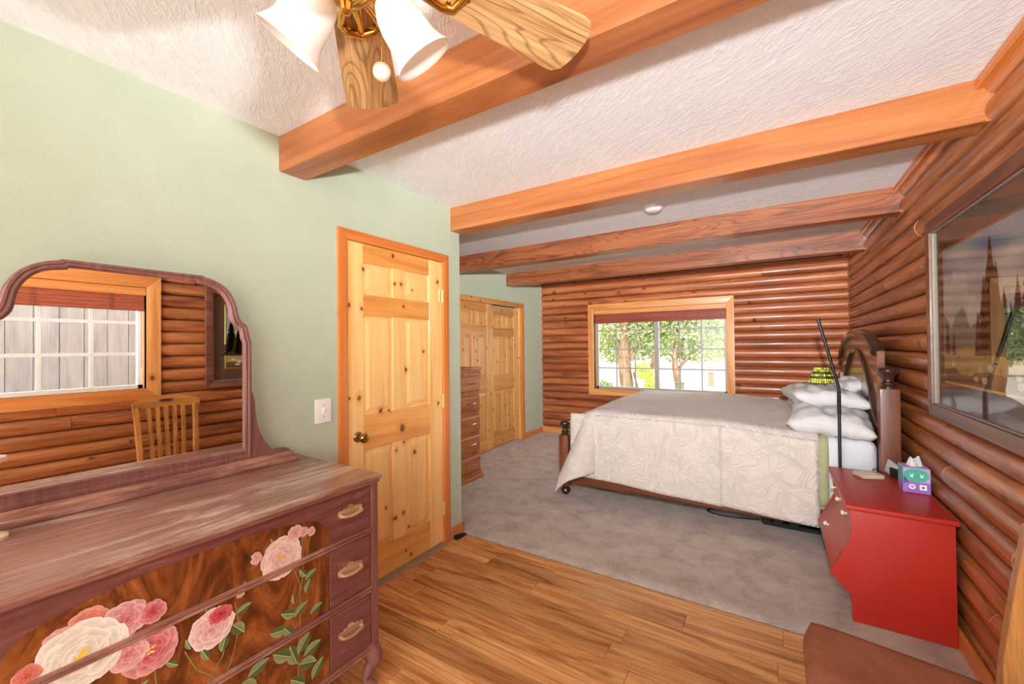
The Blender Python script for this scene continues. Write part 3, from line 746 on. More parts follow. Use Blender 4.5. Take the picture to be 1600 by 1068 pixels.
inner = smooth_path([(ya+0.0, 0.86), (ya+0.16, 0.93), (ya+0.36, 1.13), (ya+0.62, 1.30), (4.535, 1.365), (yb-0.62, 1.30), (yb-0.36, 1.13), (yb-0.16, 0.93), (yb, 0.86)], 6)
sweep_arch([(p.x, p.y) for p in inner], 0.562, 0.59, -0.016, 0.016, DARKW, 'arch_moulding')
mk('side_rail', MB().box(BX0+0.03, BX1-0.03, BY0-0.012, BY0+0.02, 0.148, 0.30, 0.004), WALNUT_X, bed)
mk('side_rail', MB().box(BX0+0.03, BX1-0.03, BY1-0.02, BY1+0.012, 0.135, 0.30, 0.004), WALNUT_X, bed)
mk('footboard', MB().box(BX0-0.02, BX0+0.02, BY0+0.06, BY1-0.06, 0.14, 0.5, 0.006), WALNUT_Y, bed)
matr = MB(); 
def mattress_shape():
    b = bmesh.new(); bmesh.ops.create_cube(b, size=1)
    for v in b.verts: v.co = ((-1.62+0.565)/2+v.co.x*2.185, (BY0+BY1)/2+v.co.y*(BY1-BY0-0.03), 0.535+v.co.z*0.47)
    bmesh.ops.bevel(b, geom=b.edges[:], offset=0.06, segments=4, affect='EDGES', profile=0.5)
    return MB().bm(b)
mattress = tag(mk('mattress', mattress_shape(), WHITE, None, smooth=60, origin=(-0.5, 4.53, 0.28)), 'white sheeted mattress end showing between pillow and red nightstand', 'mattress')

def cloth(a0, a1, off, hem, nx, ny, pmax, p_in, far=0.4, wav=1.0, seed=1):
    """a cover lying on the mattress: a along the bed, b across it (0 at the near top edge)"""
    r = random.Random(seed); ph = [r.uniform(0, 6) for _ in range(6)]
    xs, ys, ye = -1.36, 3.605, 5.475
    wid = ye-ys
    Rf, Rn = 0.21, 0.065
    def ztop(x, b): return lerp(0.818, 0.768, min(1, max(0, (x+0.35)/0.6))) + off + 0.022*math.sin(PI*min(1, max(0, b/wid)))
    def pt(u, v):
        a = lerp(a0, a1, u)
        h = hem(a); b = lerp(-h, wid+far, v)
        p = max(0, xs-a); q = max(0, -b); qf = max(0, b-wid)
        if q == 0 and p > 0:                       # the foot end is tucked behind the footboard away from the corner
            t = min(1, b/0.7); p = min(p, lerp(pmax, p_in, t))
        z = ztop(max(a, xs), b)
        if qf > 0:
            d = qf; R = Rn
            ang = min(d/R, PI/2); o = R*math.sin(ang); dz = R*(1-math.cos(ang)) + max(0, d-R*PI/2)
            y = ye+o; x = max(a, xs) - min(p, 0.1); return (x, min(y, ye+0.07)+off*0.5, z-dz)
        rr = math.hypot(p, q)
        x, y = max(a, xs), ys + max(0, b)
        if rr > 0:
            phi = math.atan2(q, p); R = lerp(Rf, Rn, phi/(PI/2)); flare = 0.015+0.36*max(0, math.sin(2*phi))**1.3+0.24*(1-phi/(PI/2))**2
            ang = min(rr/R, PI/2); rest = max(0, rr-R*PI/2)
            o = R*math.sin(ang) + rest*flare; dz = R*(1-math.cos(ang)) + rest*math.sqrt(1-flare*flare)
            cx, cy = math.cos(phi), math.sin(phi)
            x -= o*cx; y -= o*cy+off*(1 if q > 0 else 0.3); z -= dz
            s = min(1, rest/0.3)
            if q > 0 and p == 0:
                y -= wav*s*(0.006*math.sin(a*9+ph[0])+0.004*math.sin(a*23+ph[1]))
        else:
            z += wav*(0.004*math.sin(a*7+b*3+ph[2])*math.sin(b*6+ph[3]))
        return (x, y, max(z, 0.02))
    return MB().grid(pt, nx, ny)
def quilt_hem(a):
    q = 0.585 + 0.03*min(1, max(0, (a+1.5)/0.8))
    if a > -0.365: q = 0.615 + 0.04*min(1, (a+0.365)/0.5)
    return q + 0.006*math.sin(a*11)
qm = cloth(-1.97, 0.245, 0.02, quilt_hem, 170, 150, 0.62, 0.2)
quilt = mk('quilt', qm, QUILT, None, label='ivory quilted bedspread with raised scroll pattern draped over the bed', cat='bedspread', smooth=80, origin=(-0.5, 4.5, 0.8), merge=False)
sm = quilt.modifiers.new('thickness', 'SOLIDIFY'); sm.thickness = 0.012; sm.offset = -1
# the overlapping pleat at the foot corner and the wider panel by the head, each a folded layer of the quilt
def side_panel(a0, a1, out, z0f, name, nx=24):
    def pt(u, v):
        a = lerp(a0, a1, u); zt = lerp(0.818, 0.768, min(1, max(0, (a+0.35)/0.6)))+0.012
        s = v; 
        zt -= 0.03
        z = lerp(zt, z0f(a), s)
        y = 3.605-0.065*math.sqrt(max(0, 1-max(0, 1-(zt+0.045-z)/0.07)**2)) - out*min(1, s*6) - 0.006*math.sin(a*9+1)*s - 0.016
        return (a, y, z)
    o = mk(name, MB().grid(pt, nx, 24), QUILT, quilt, smooth=80, merge=False)
    s2 = o.modifiers.new('thickness', 'SOLIDIFY'); s2.thickness = 0.01; s2.offset = 0
    return o
side_panel(-1.60, -0.36, 0.012, lambda a: lerp(0.246, 0.186, (a+1.60)/1.24)+0.004*math.sin(a*9), 'quilt_pleat', 60)
side_panel(-0.365, 0.238, 0.014, lambda a: lerp(0.195, 0.165, (a+0.365)/0.6), 'quilt_pleat')
blanket = mk('blanket', cloth(0.0, 0.30, 0.006, lambda a: 0.50+0.01*math.sin(a*30), 12, 70, 0.3, 0.2, 0.3), SAGE, None,
             label='sage green blanket edge showing below the ivory quilt by the pillows', cat='blanket', smooth=80, origin=(0.15, 4.5, 0.78), merge=False)
bs = blanket.modifiers.new('thickness', 'SOLIDIFY'); bs.thickness = 0.005; bs.offset = -1
sheet = mk('top_sheet', cloth(0.0, 0.36, 0.0, lambda a: 0.53+0.012*math.sin(a*40), 16, 70, 0.3, 0.2, 0.3, 1.5), WHITE, None,
           label='white top sheet hanging below the sage blanket edge', cat='sheet', smooth=80, origin=(0.18, 4.5, 0.77), merge=False)
ss = sheet.modifiers.new('thickness', 'SOLIDIFY'); ss.thickness = 0.004; ss.offset = -1

def pillow(loc, size, rot, label, seed, mat=WHITE2):
    r = random.Random(seed); lx, ly, h = size; n = 30
    ph = [r.uniform(0, 6) for _ in range(8)]
    def side(sg):
        def f(u, v):
            a, b = u*2-1, v*2-1
            # pinched corners, straight-ish hems that bow in
            e = (1-abs(a)**2.6)*(1-abs(b)**2.6); e = max(0, e)**0.42
            px = a*(1-0.075*(1-b*b))*lx/2 if False else a*lx/2*(1-0.06*(1-abs(b))**0 * (abs(a)**4)*(1-abs(b)**2))
            py = b*ly/2*(1-0.07*(abs(b)**4)*(1-abs(a)**2))
            w = 0.010*math.sin(a*7+ph[0]+b*4)+0.008*math.sin(b*11+ph[1]-a*5)+0.006*math.sin(a*15+b*9+ph[2])
            w *= min(1, e*1.4)
            return Vector((px, py, sg*(h/2*e) + w*0.8 + 0.01*math.sin(a*3+ph[3])*abs(b)))
        return f
    m = MB(); M4 = Matrix.Translation(loc) @ Matrix.Rotation(rot[2], 4, 'Z') @ Matrix.Rotation(rot[1], 4, 'Y') @ Matrix.Rotation(rot[0], 4, 'X')
    for sg in (1, -1):
        f = side(sg); m.grid(lambda u, v: (M4 @ f(u, v))[:], n, n)
    return mk('pillow', m, mat, None, label=label, cat='pillow', group='white pillows on the bed', smooth=80, origin=loc)
R = math.radians
pillow((0.335, 3.885, 0.862), (0.50, 0.72, 0.20), (R(4), R(5), R(-4)), 'large white pillow lying nearest the camera on the bed edge', 1)
pillow((0.315, 4.20, 0.985), (0.50, 0.72, 0.17), (R(-3), R(9), R(6)), 'upper white pillow resting on top of the nearest pillow', 2)
pillow((0.33, 4.98, 0.86), (0.48, 0.7, 0.17), (0, R(5), R(0)), 'white pillow on the far side of the bed behind the stacked ones', 3)
pillow((0.47, 4.62, 0.985), (0.40, 0.6, 0.15), (0, R(-38), R(3)), 'white pillow leaning up against the dark headboard', 4)

# power strip and cords below the bed
t = thing('power_strip', (0.06, 3.80, 0.013), 'black power strip with plugs on the carpet under the bed edge', 'power strip')
mk('strip_body', MB().box(-0.10, 0.26, 3.78, 3.83, 0.014, 0.05, 0.006), RUBBER, t)
for x in (-0.08, 0.0, 0.1): mk('plug', MB().box(x-0.03, x+0.04, 3.77, 3.86, 0.03, 0.078, 0.006), RUBBER, t)
mk('cord', MB().tube(smooth_path([(-0.12, 3.82, 0.03), (-0.28, 3.80, 0.022), (-0.42, 3.79, 0.022), (-0.5, 3.84, 0.022), (-0.44, 3.92, 0.022), (-0.2, 3.98, 0.022)], 6), 0.006, 8), RUBBER, t)

# ------------------------------------------------------------------ red nightstand and what stands on it
NY0, NY1 = 2.70, 3.455
ns = thing('nightstand', (0.5, (NY0+NY1)/2, 0.012), 'red painted nightstand with tilt-out bin front against the log wall', 'nightstand')
prof = [(0.69, 0.014), (0.315, 0.014), (0.312, 0.135), (0.305, 0.148), (0.226, 0.236), (0.314, 0.43), (0.314, 0.576), (0.69, 0.576)]
mk('side_panel', MB().prism(prof, 'Y', NY0, NY0+0.022, bev=0.002), RED, ns)
mk('side_panel', MB().prism(prof, 'Y', NY1-0.022, NY1, bev=0.002), RED, ns)
body = [(0.688, 0.03), (0.33, 0.03), (0.33, 0.148), (0.25, 0.237), (0.332, 0.43), (0.332, 0.576), (0.688, 0.576)]
mk('carcass', MB().prism(body, 'Y', NY0+0.02, NY1-0.02), RED, ns)
mk('top', MB().box(0.292, 0.702, NY0-0.018, NY1+0.018, 0.576, 0.601, 0.008, 3), RED, ns)
def knob(x, y, z, d, parent):
    return tag(mk('knob', MB().lathe([(0.007, 0), (0.006, 0.008), (0.012, 0.014), (0.0135, 0.02), (0.009, 0.026), (0.001, 0.027)], (x, y, z), d, 14), CREAM, parent, smooth=50), 'cream round knob')
dw = (NY1-NY0-0.05)/3
for k in range(3):
    a = NY0+0.025+k*dw
    d = mk('drawer', MB().box(0.314, 0.336, a+0.003, a+dw-0.003, 0.436, 0.570, 0.003), RED_IN, ns)
    knob(0.314, a+dw/2, 0.508, (-1, 0, 0), d)
door = mk('bin_door', MB().prism([(0.231, 0.244), (0.245, 0.237), (0.33, 0.424), (0.317, 0.43)], 'Y', NY0+0.026, NY1-0.026, bev=0.002), RED_IN, ns)
knob(0.262, (NY0+NY1)/2+0.1, 0.312, (-0.91, 0, 0.41), door)
t = thing('remote_control', (0.47, 3.30, 0.601), 'flat grey remote control with cord loop on the red nightstand top', 'remote')
RM = Matrix.Translation((0.47, 3.305, 0.602)) @ Matrix.Rotation(R(24), 4, 'Z')
def local_box(M4, sx, sy, sz, bev, z0=0):
    b = bmesh.new(); bmesh.ops.create_cube(b, size=1)
    for v in b.verts: v.co = (v.co.x*sx, v.co.y*sy, z0+sz/2+v.co.z*sz)
    if bev: bmesh.ops.bevel(b, geom=b.edges[:], offset=bev, segments=2, affect='EDGES', profile=0.6)
    bmesh.ops.transform(b, matrix=M4, verts=b.verts[:]); return MB().bm(b)
GREYP = plain('warm_grey_plastic', (196, 182, 160), 0.5)
mk('case', local_box(RM, 0.115, 0.1, 0.026, 0.006), GREYP, t)
mk('keypad', local_box(RM, 0.07, 0.06, 0.003, 0.001, 0.026), plain('light_grey_keypad', (214, 204, 186), 0.5), t)
mk('cord', MB().tube(smooth_path([(0.50, 3.36, 0.612), (0.51, 3.39, 0.635), (0.535, 3.40, 0.625), (0.56, 3.40, 0.608)], 6), 0.0028, 8), RUBBER, t)
t = thing('clock', (0.615, 3.38, 0.601), 'small black bedside clock with pale tilted face behind the tissue box', 'clock')
CM = Matrix.Translation((0.625, 3.37, 0.602)) @ Matrix.Rotation(R(35), 4, 'Z')
mk('case', local_box(CM, 0.07, 0.06, 0.06, 0.006), RUBBER, t)
CF = Matrix.Translation((0.585, 3.39, 0.612)) @ Matrix.Rotation(R(-60), 4, 'Z') @ Matrix.Rotation(R(20), 4, 'Y')
mk('face_panel', local_box(CF, 0.075, 0.012, 0.085, 0.003), plain('pale_grey_screen', (176, 174, 176), 0.35), t)
# tissue box
TX0, TX1, TY0, TY1, TZ0, TZ1 = 0.585, 0.695, 3.075, 3.185, 0.602, 0.738
t = thing('tissue_box', ((TX0+TX1)/2, (TY0+TY1)/2, TZ0), 'purple and green cube tissue box with a white tissue pulled up', 'tissue box')
LAV = plain('lavender_card', (178, 160, 206), 0.5); TEAL = plain('teal_print', (66, 172, 148), 0.5); VIO = plain('violet_print', (126, 84, 168), 0.5); WHT = plain('white_print', (236, 234, 240), 0.5)
mk('box', MB().box(TX0, TX1, TY0, TY1, TZ0, TZ1, 0.002), LAV, t)
def deco(poly, face, mat, name, lift=0.0006):
    if face == 'front': m = MB().prism(poly, 'Y', TY0-lift, TY0-0.0001)
    else: m = MB().prism(poly, 'X', TX0-lift, TX0-0.0001)
    return mk(name, m, mat, t, smooth=0)
def clipc(cx, cz, rx, rz, lo, hi, n=26):
    return [(min(hi, max(lo, cx+rx*math.cos(2*PI*k/n))), cz+rz*math.sin(2*PI*k/n)) for k in range(n)]
x0, x1 = TX0+0.001, TX1-0.001
deco(clipc(TX0+0.052, TZ1-0.040, 0.052, 0.036, x0, x1), 'front', TEAL, 'printed_patch')
deco([(x0, TZ0+0.001), (x1, TZ0+0.001), (x1, TZ0+0.058), (TX0+0.065, TZ0+0.06), (TX0+0.03, TZ0+0.078), (x0, TZ0+0.06)], 'front', VIO if False else plain('orchid_print', (150, 104, 184), 0.5), 'printed_patch', 0.0004)
deco([(x0, TZ0+0.05), (TX0+0.024, TZ0+0.056), (TX0+0.012, TZ0+0.082), (x0, TZ0+0.086)], 'front', plain('indigo_print', (84, 72, 150), 0.5), 'printed_patch', 0.0008)
deco(clipc(TX0+0.036, TZ0+0.034, 0.014, 0.014, x0, x1, 18), 'front', WHT, 'printed_badge', 0.0009)
deco(clipc(TX0+0.036, TZ0+0.034, 0.008, 0.008, x0, x1, 14), 'front', LAV, 'printed_badge', 0.0012)
deco([(TX0+0.066, TZ0+0.02), (TX0+0.094, TZ0+0.02), (TX0+0.094, TZ0+0.048), (TX0+0.066, TZ0+0.048)], 'front', WHT, 'printed_badge', 0.0009)
deco(clipc(TX0+0.08, TZ0+0.034, 0.006, 0.006, x0, x1, 10), 'front', plain('dark_green_print', (40, 96, 84), 0.5), 'printed_badge', 0.0012)
for cx in (0.035, 0.075):
    deco([(TX0+cx-0.006, TZ1-0.05), (TX0+cx+0.006, TZ1-0.05), (TX0+cx+0.006, TZ1-0.03), (TX0+cx+0.003, TZ1-0.03), (TX0+cx+0.003, TZ1-0.04), (TX0+cx-0.003, TZ1-0.04), (TX0+cx-0.003, TZ1-0.03), (TX0+cx-0.006, TZ1-0.03)], 'front', WHT, 'printed_badge', 0.0009)
deco([(TY0+0.001, TZ0+0.06), (TY1-0.001, TZ0+0.04), (TY1-0.001, TZ1-0.004), (TY0+0.001, TZ1-0.004)], 'side', TEAL, 'printed_patch')
deco([(TY0+0.001, TZ0+0.001), (TY1-0.001, TZ0+0.001), (TY1-0.001, TZ0+0.04), (TY0+0.001, TZ0+0.06)], 'side', plain('orchid_print_side', (150, 104, 184), 0.5), 'printed_patch')
def tissue():
    cx, cy = (TX0+TX1)/2, (TY0+TY1)/2
    def f(u, v):
        th = u*2*PI; rr = lerp(0.024, 0.034 if True else 0, v)*(1+0.3*math.sin(3*th+1))*(1-v*0.55)
        return (cx+rr*math.cos(th)*1.2, cy+rr*math.sin(th)*0.8, TZ1-0.002+v*0.042*(1+0.28*math.sin(2*th+0.6)+0.12*math.sin(5*th)))
    return MB().grid(f, 28, 8)
mk('tissue', tissue(), WHITE2, t, smooth=60, merge=False)
# pole
t = thing('pole_lamp', (0.355, 3.505, 0.012), 'thin black bent metal pole standing between red nightstand and bed', 'pole')
mk('base', MB().lathe([(0.022, 0.013), (0.022, 0.03), (0.01, 0.036)], (0.355, 3.505, 0), seg=16), BLACK, t)
mk('stem', MB().tube([(0.355, 3.505, 0.03), (0.357, 3.505, 1.10), (0.356, 3.505, 1.125), (0.350, 3.502, 1.15), (0.248, 3.48, 1.59)], 0.0095, 12), BLACK, t)
mk('grip_sleeve', MB().tube([(0.357, 3.505, 0.95), (0.357, 3.505, 1.10)], 0.0108, 12), RUBBER, t)

# far side table with the mosaic lamp
t = thing('side_table', (0.44, 5.80, 0.012), 'small dark side table hidden beyond the bed under the mosaic lamp', 'table')
mk('tabletop', MB().lathe([(0.19, 0.60), (0.2, 0.605), (0.2, 0.62), (0.19, 0.625)], (0.44, 5.80, 0), seg=32), WALNUT_X, t)
for k in range(3):
    a = k*2*PI/3+0.4; mk('leg', MB().tube([(0.44+0.1*math.cos(a), 5.8+0.1*math.sin(a), 0.6), (0.44+0.17*math.cos(a), 5.8+0.17*math.sin(a), 0.013)], [0.016, 0.012], 10), WALNUT_Z, t)
t = thing('table_lamp', (0.44, 5.80, 0.625), 'table lamp with green and amber mosaic glass shade behind the pillows', 'lamp')
mk('lamp_base', MB().lathe([(0.07, 0.626), (0.07, 0.64), (0.02, 0.66), (0.03, 0.74), (0.016, 0.84), (0.01, 0.92), (0.008, 1.12)], (0.44, 5.80, 0), seg=20), ABRASS, t)
def mosaic():
    b = M('mosaic_glass'); geo = b.node('ShaderNodeNewGeometry')
    col = b.ramp(geo.outputs['Random Per Island'], [(0.0, lin((120, 132, 34))), (0.35, lin((206, 190, 70))), (0.7, lin((238, 226, 150))), (1.0, lin((96, 116, 30)))], 'CONSTANT')
    b.link(col, b.bsdf.inputs['Emission Color']); b.bsdf.inputs['Emission Strength'].default_value = 0.45
    return b.done(col, 0.25)
MOS = mosaic(); MOSD = plain('mosaic_leading', (74, 92, 36), 0.5)
sh = mk('lamp_shade', MB().lathe([(0.145, 0.955), (0.06, 1.155)], (0.44, 5.80, 0), seg=32), MOSD, t)
sh.data.polygons[0].use_smooth = True
tl = MB(); rows = 8; nn = 34
for q in range(rows):
    z0, z1 = lerp(0.957, 1.153, q/rows)+0.002, lerp(0.957, 1.153, (q+1)/rows)-0.003
    r0, r1 = lerp(0.145, 0.06, q/rows)+0.002, lerp(0.145, 0.06, (q+1)/rows)+0.002
    if q in (0, 3, 5): 
        continue
    for k in range(nn):
        a0 = 2*PI*k/nn+0.03; a1 = 2*PI*(k+1)/nn-0.03
        tl.add([(0.44+r0*math.cos(a0), 5.8+r0*math.sin(a0), z0), (0.44+r0*math.cos(a1), 5.8+r0*math.sin(a1), z0), (0.44+r1*math.cos(a1), 5.8+r1*math.sin(a1), z1), (0.44+r1*math.cos(a0), 5.8+r1*math.sin(a0), z1)], [(0, 1, 2, 3)])
tag(mk('mosaic_tiles', tl, MOS, sh, smooth=0, merge=False), kind='stuff')

# ------------------------------------------------------------------ tall chest by the closet
t = thing('chest_of_drawers', (-2.96, 3.39, 0.012), 'narrow tall oak chest of drawers in front of the closet doors', 'chest of drawers')
KX0, KX1, KY0, KY1 = XC+0.025, -2.715, 3.15, 3.60
mk('carcass', MB().box(KX0, KX1, KY0, KY1, 0.08, 1.15, 0.003), CHESTW_Z, t)
mk('plinth', MB().prism([(KY0-0.02, 0.013), (KY1+0.03, 0.013), (KY1+0.03, 0.05), (KY1+0.015, 0.08), (KY1, 0.1), (KY0-0.02, 0.1)], 'X', KX0, KX1+0.02).box(KX0, KX1+0.035, KY0-0.02, KY1+0.03, 0.013, 0.055, 0.006), CHESTW_Y, t)
mk('top', MB().box(KX0, KX1+0.03, KY0-0.02, KY1+0.03, 1.175, 1.2, 0.008, 2).box(KX0, KX1+0.015, KY0-0.01, KY1+0.015, 1.15, 1.177, 0.004), CHESTW_Y, t)
for k in range(5):
    z0 = 0.105+k*0.211; z1 = z0+0.165
    m = MB(); e = 0.018; a, b2 = KY0+0.02, KY1-0.012
    m.add([(KX1, a, z0), (KX1, b2, z0), (KX1, b2, z1), (KX1, a, z1), (KX1+0.02, a+0.003, z0+0.003), (KX1+0.02, b2-0.003, z0+0.003), (KX1+0.02, b2-0.003, z1-0.003), (KX1+0.02, a+0.003, z1-0.003),
           (KX1+0.027, a+e, z0+e), (KX1+0.027, b2-e, z0+e), (KX1+0.027, b2-e, z1-e), (KX1+0.027, a+e, z1-e)],
          [(0, 1, 5, 4), (1, 2, 6, 5), (2, 3, 7, 6), (3, 0, 4, 7), (4, 5, 9, 8), (5, 6, 10, 9), (6, 7, 11, 10), (7, 4, 8, 11), (8, 9, 10, 11), (3, 2, 1, 0)])
    d = mk('drawer', m, CHESTW_Y, t, smooth=10)
    zc, yc = (z0+z1)/2+0.005, 3.42
    tag(mk('handle', MB().tube(smooth_path([(KX1+0.025, yc-0.065, zc), (KX1+0.05, yc-0.055, zc), (KX1+0.056, yc, zc), (KX1+0.05, yc+0.055, zc), (KX1+0.025, yc+0.065, zc)], 4), 0.0065, 8), CHROME, d), 'shiny bow handle')

# ------------------------------------------------------------------ dresser with mirror
DB, DF, DT = XL+0.012, -1.432, 0.89           # back, drawer face, top height
EY0, EY1 = -0.075, 1.185
dr = thing('dresser', (-1.72, 0.555, 0), 'plum painted dresser with rose decoupage drawers and a shaped mirror against the green wall', 'dresser')
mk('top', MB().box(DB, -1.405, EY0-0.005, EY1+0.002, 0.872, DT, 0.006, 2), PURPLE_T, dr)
mk('top_moulding', MB().box(DB, -1.414, EY0+0.003, EY1-0.006, 0.856, 0.873, 0.005, 2), RUBBED, dr)
cb = MB(); cb.box(DB, DF-0.022, EY0+0.01, EY1-0.012, 0.168, 0.857)
mk('carcass', cb, PURPLE_Z, dr)
for a, b in ((EY0+0.005, -0.036), (1.146, EY1-0.006)):
    mk('corner_post', MB().box(DF-0.05, DF+0.004, a, b, 0.16, 0.857, 0.004, 2), PURPLE_Z, dr)
VY0, VY1 = 0.157, 0.953
def rail(z0, z1):
    m = MB(); zc = (z0+z1)/2; h = (z1-z0)
    m.box(DF-0.03, DF+0.001, -0.036, 1.146, z0, z1); m.box(DF-0.01, DF+0.007, -0.034, 1.144, z0+0.001, zc-0.0012, 0.003, 2); m.box(DF-0.01, DF+0.007, -0.034, 1.144, zc+0.0012, z1-0.001, 0.003, 2)
    return mk('rail', m, RUBBED, dr)
rail(0.652, 0.676); rail(0.408, 0.432); rail(0.164, 0.188)
def pull(yc, zc, parent):
    def sc(s, k=1.0):
        pts = [(-0.056, -0.004), (-0.05, -0.016), (-0.036, -0.019), (-0.015, -0.02), (0.015, -0.02), (0.036, -0.019), (0.05, -0.016), (0.056, -0.004), (0.054, 0.008), (0.043, 0.014), (0.036, 0.010), (0.028, 0.018), (0.017, 0.015), (0.010, 0.024), (0, 0.027),
               (-0.010, 0.024), (-0.017, 0.015), (-0.028, 0.018), (-0.036, 0.010), (-0.043, 0.014), (-0.054, 0.008)]
        return [(yc+a*s, zc+b*s*k) for a, b in pts]
    p = mk('drawer_pull', MB().prism(sc(1.0), 'X', DF, DF+0.005, bev=0.0015), PULL, parent)
    mk('bail', MB().tube(smooth_path([(DF+0.004, yc-0.044, zc-0.004), (DF+0.018, yc-0.04, zc-0.008), (DF+0.022, yc, zc-0.012), (DF+0.018, yc+0.04, zc-0.008), (DF+0.004, yc+0.044, zc-0.004)], 4), [0.006]*17, 8), PULL, p)
    for s in (-0.046, 0.046): mk('pin', MB().lathe([(0.006, 0.004), (0.005, 0.008), (0.001, 0.0095)], (DF, yc+s, zc-0.004), (1, 0, 0), 10), PULL, p)
arch_pts = [(VY0, 0.676), (VY0, 0.70)] + [(p.x, p.y) for p in smooth_path([(VY0, 0.70), (0.165, 0.735), (0.19, 0.772), (0.24, 0.795), (0.36, 0.815), (0.555, 0.824), (0.75, 0.815), (0.87, 0.795), (0.92, 0.772), (0.945, 0.735), (VY1, 0.70)], 5)] + [(VY1, 0.676)]
drawers = []
for k, (z0, z1) in enumerate(((0.677, 0.853), (0.433, 0.651), (0.189, 0.407))):
    dd = mk('drawer', MB().box(DF-0.02, DF-0.006 if k else DF-0.0012, -0.034, 1.144, z0, z1, 0.0008), PURPLE, dr)
    drawers.append(dd)
    if k == 0:
        tag(mk('veneer_panel', MB().prism(arch_pts, 'X', DF-0.0015, DF-0.0006, bev=0), BURL, dd, smooth=0), 'arched brown burl veneer panel')
        bead = [(DF-0.0012, p[0], p[1]) for p in arch_pts[1:-1]]
        mk('bead', MB().tube(bead, 0.0022, 6), RUBBED, dd)
    else:
        tag(mk('veneer_panel', MB().box(DF-0.007, DF-0.0006, VY0, VY1, z0+0.001, z1-0.001), BURL, dd, smooth=0), 'brown burl veneer panel')
        for a, b in ((-0.033, VY0-0.004), (VY1+0.004, 1.143)):
            mk('side_block', MB().box(DF-0.008, DF, a, b, z0+0.002, z1-0.002, 0.002), PURPLE, dd)
    for yc in (0.062, 1.046):
        pull(yc, (0.77, 0.549, 0.309)[k]+(0.006 if k == 0 else 0), dd)
def cabriole(x, y, dx, dy):
    pth = smooth_path([(x, y, 0.175), (x+0.018*dx, y+0.018*dy, 0.15), (x+0.022*dx, y+0.022*dy, 0.115), (x+0.004*dx, y+0.004*dy, 0.07), (x-0.002*dx, y-0.002*dy, 0.035), (x+0.012*dx, y+0.012*dy, 0.012), (x+0.02*dx, y+0.02*dy, 0.002)], 4)
    n = len(pth); rad = [lerp(0.036, 0.034, i/6) if i < 6 else lerp(0.034, 0.016, min(1, (i-6)/9)) if i < 16 else lerp(0.016, 0.022, (i-15)/max(1, n-16)) for i in range(n)]
    mk('leg', MB().tube(pth, rad, 12), PURPLE_Z, dr)
for x, dx in ((DF-0.03, 1), (DB+0.05, 0)):
    for y, dy in ((EY0+0.04, -1), (EY1-0.042, 1)): cabriole(x, y, dx, dy)
# decoupage roses: flat prints, petal by petal, on the drawer fronts (rails stand proud of them)
FX = DF-0.0004
class Print(MB):
    def blob(s, cy, cz, ry, rz, ang, c_in, c_out, lift, wob=0.12, n=14, r=None):
        o = len(s.v); r = r or rng; ph = r.uniform(0, 6)
        s.v.append((FX+lift, cy, cz)); s.c.append(lin(c_in))
        for q in (0.62, 1.0):
            for k in range(n):
                th = 2*PI*k/n; w = 1+wob*(math.sin(3*th+ph)*0.6+math.sin(5*th+ph*2)*0.4)*(q > 0.9)
                a, b = ry*q*w*math.cos(th), rz*q*w*math.sin(th)
                s.v.append((FX+lift, cy+a*math.cos(ang)-b*math.sin(ang), cz+a*math.sin(ang)+b*math.cos(ang)))
                t = 0.45 if q < 0.9 else 1.0
                s.c.append(lin(tuple(lerp(c_in[i], c_out[i], t) for i in range(3))))
        for k in range(n):
            k2 = (k+1) % n
            s.f.append([o, o+1+k, o+1+k2]); s.mi.append(0)
            s.f.append([o+1+k, o+1+n+k, o+1+n+k2, o+1+k2]); s.mi.append(0)
    def strip(s, pts, w, c, lift=0.0001):
        P = smooth_path([(a, b) for a, b in pts], 5); o = len(s.v)
        for i, p in enumerate(P):
            t = (P[min(i+1, len(P)-1)]-P[max(i-1, 0)]).normalized()
            for sg in (-1, 1):
                s.v.append((FX+lift, p.x-t.y*w*sg, p.y+t.x*w*sg)); s.c.append(lin(c))
        for i in range(len(P)-1): s.f.append([o+2*i, o+2*i+1, o+2*i+3, o+2*i+2]); s.mi.append(0)
LIFT = [0.0]
def next_lift(d):
    LIFT[0] += d; return LIFT[0]
def flower(cy, cz, Rr, outer, inner, heart=None, seed=0, squash=1.0, tilt=0.0, rings=5):
    r = random.Random(seed); m = Print(); lift = 0.0014+next_lift(0.00018)
    for q in range(rings):
        t = q/(rings-1); n = max(3, 8-q); rad = Rr*(1-0.86*t)*0.66; size = Rr*lerp(0.5, 0.24, t)
        a0 = r.uniform(0, 6)
        for k in range(n):
            th = a0+2*PI*k/n+r.uniform(-0.15, 0.15); jj = r.uniform(-12, 14)
            co = tuple(min(255, lerp(outer[i], inner[i], t*0.7)+jj) for i in range(3)); ci = tuple(max(0, lerp(outer[i], inner[i], 0.25+t*0.75)-40) for i in range(3))
            m.blob(cy+rad*math.cos(th), cz+rad*math.sin(th)*squash, size*r.uniform(0.85, 1.1), size*r.uniform(0.62, 0.85)*squash, th+PI/2+tilt, ci, co, lift, 0.13, 14, r); lift += 0.000004
    if heart:
        for k in range(9):
            m.blob(cy+r.uniform(-1, 1)*Rr*0.12, cz+r.uniform(-1, 1)*Rr*0.12, Rr*0.07, Rr*0.06, 0, heart, tuple(min(255, h+25) for h in heart), lift, 0.1, 8, r); lift += 0.000003
    return mk('painted_rose', m, PRINT, dr, smooth=0)
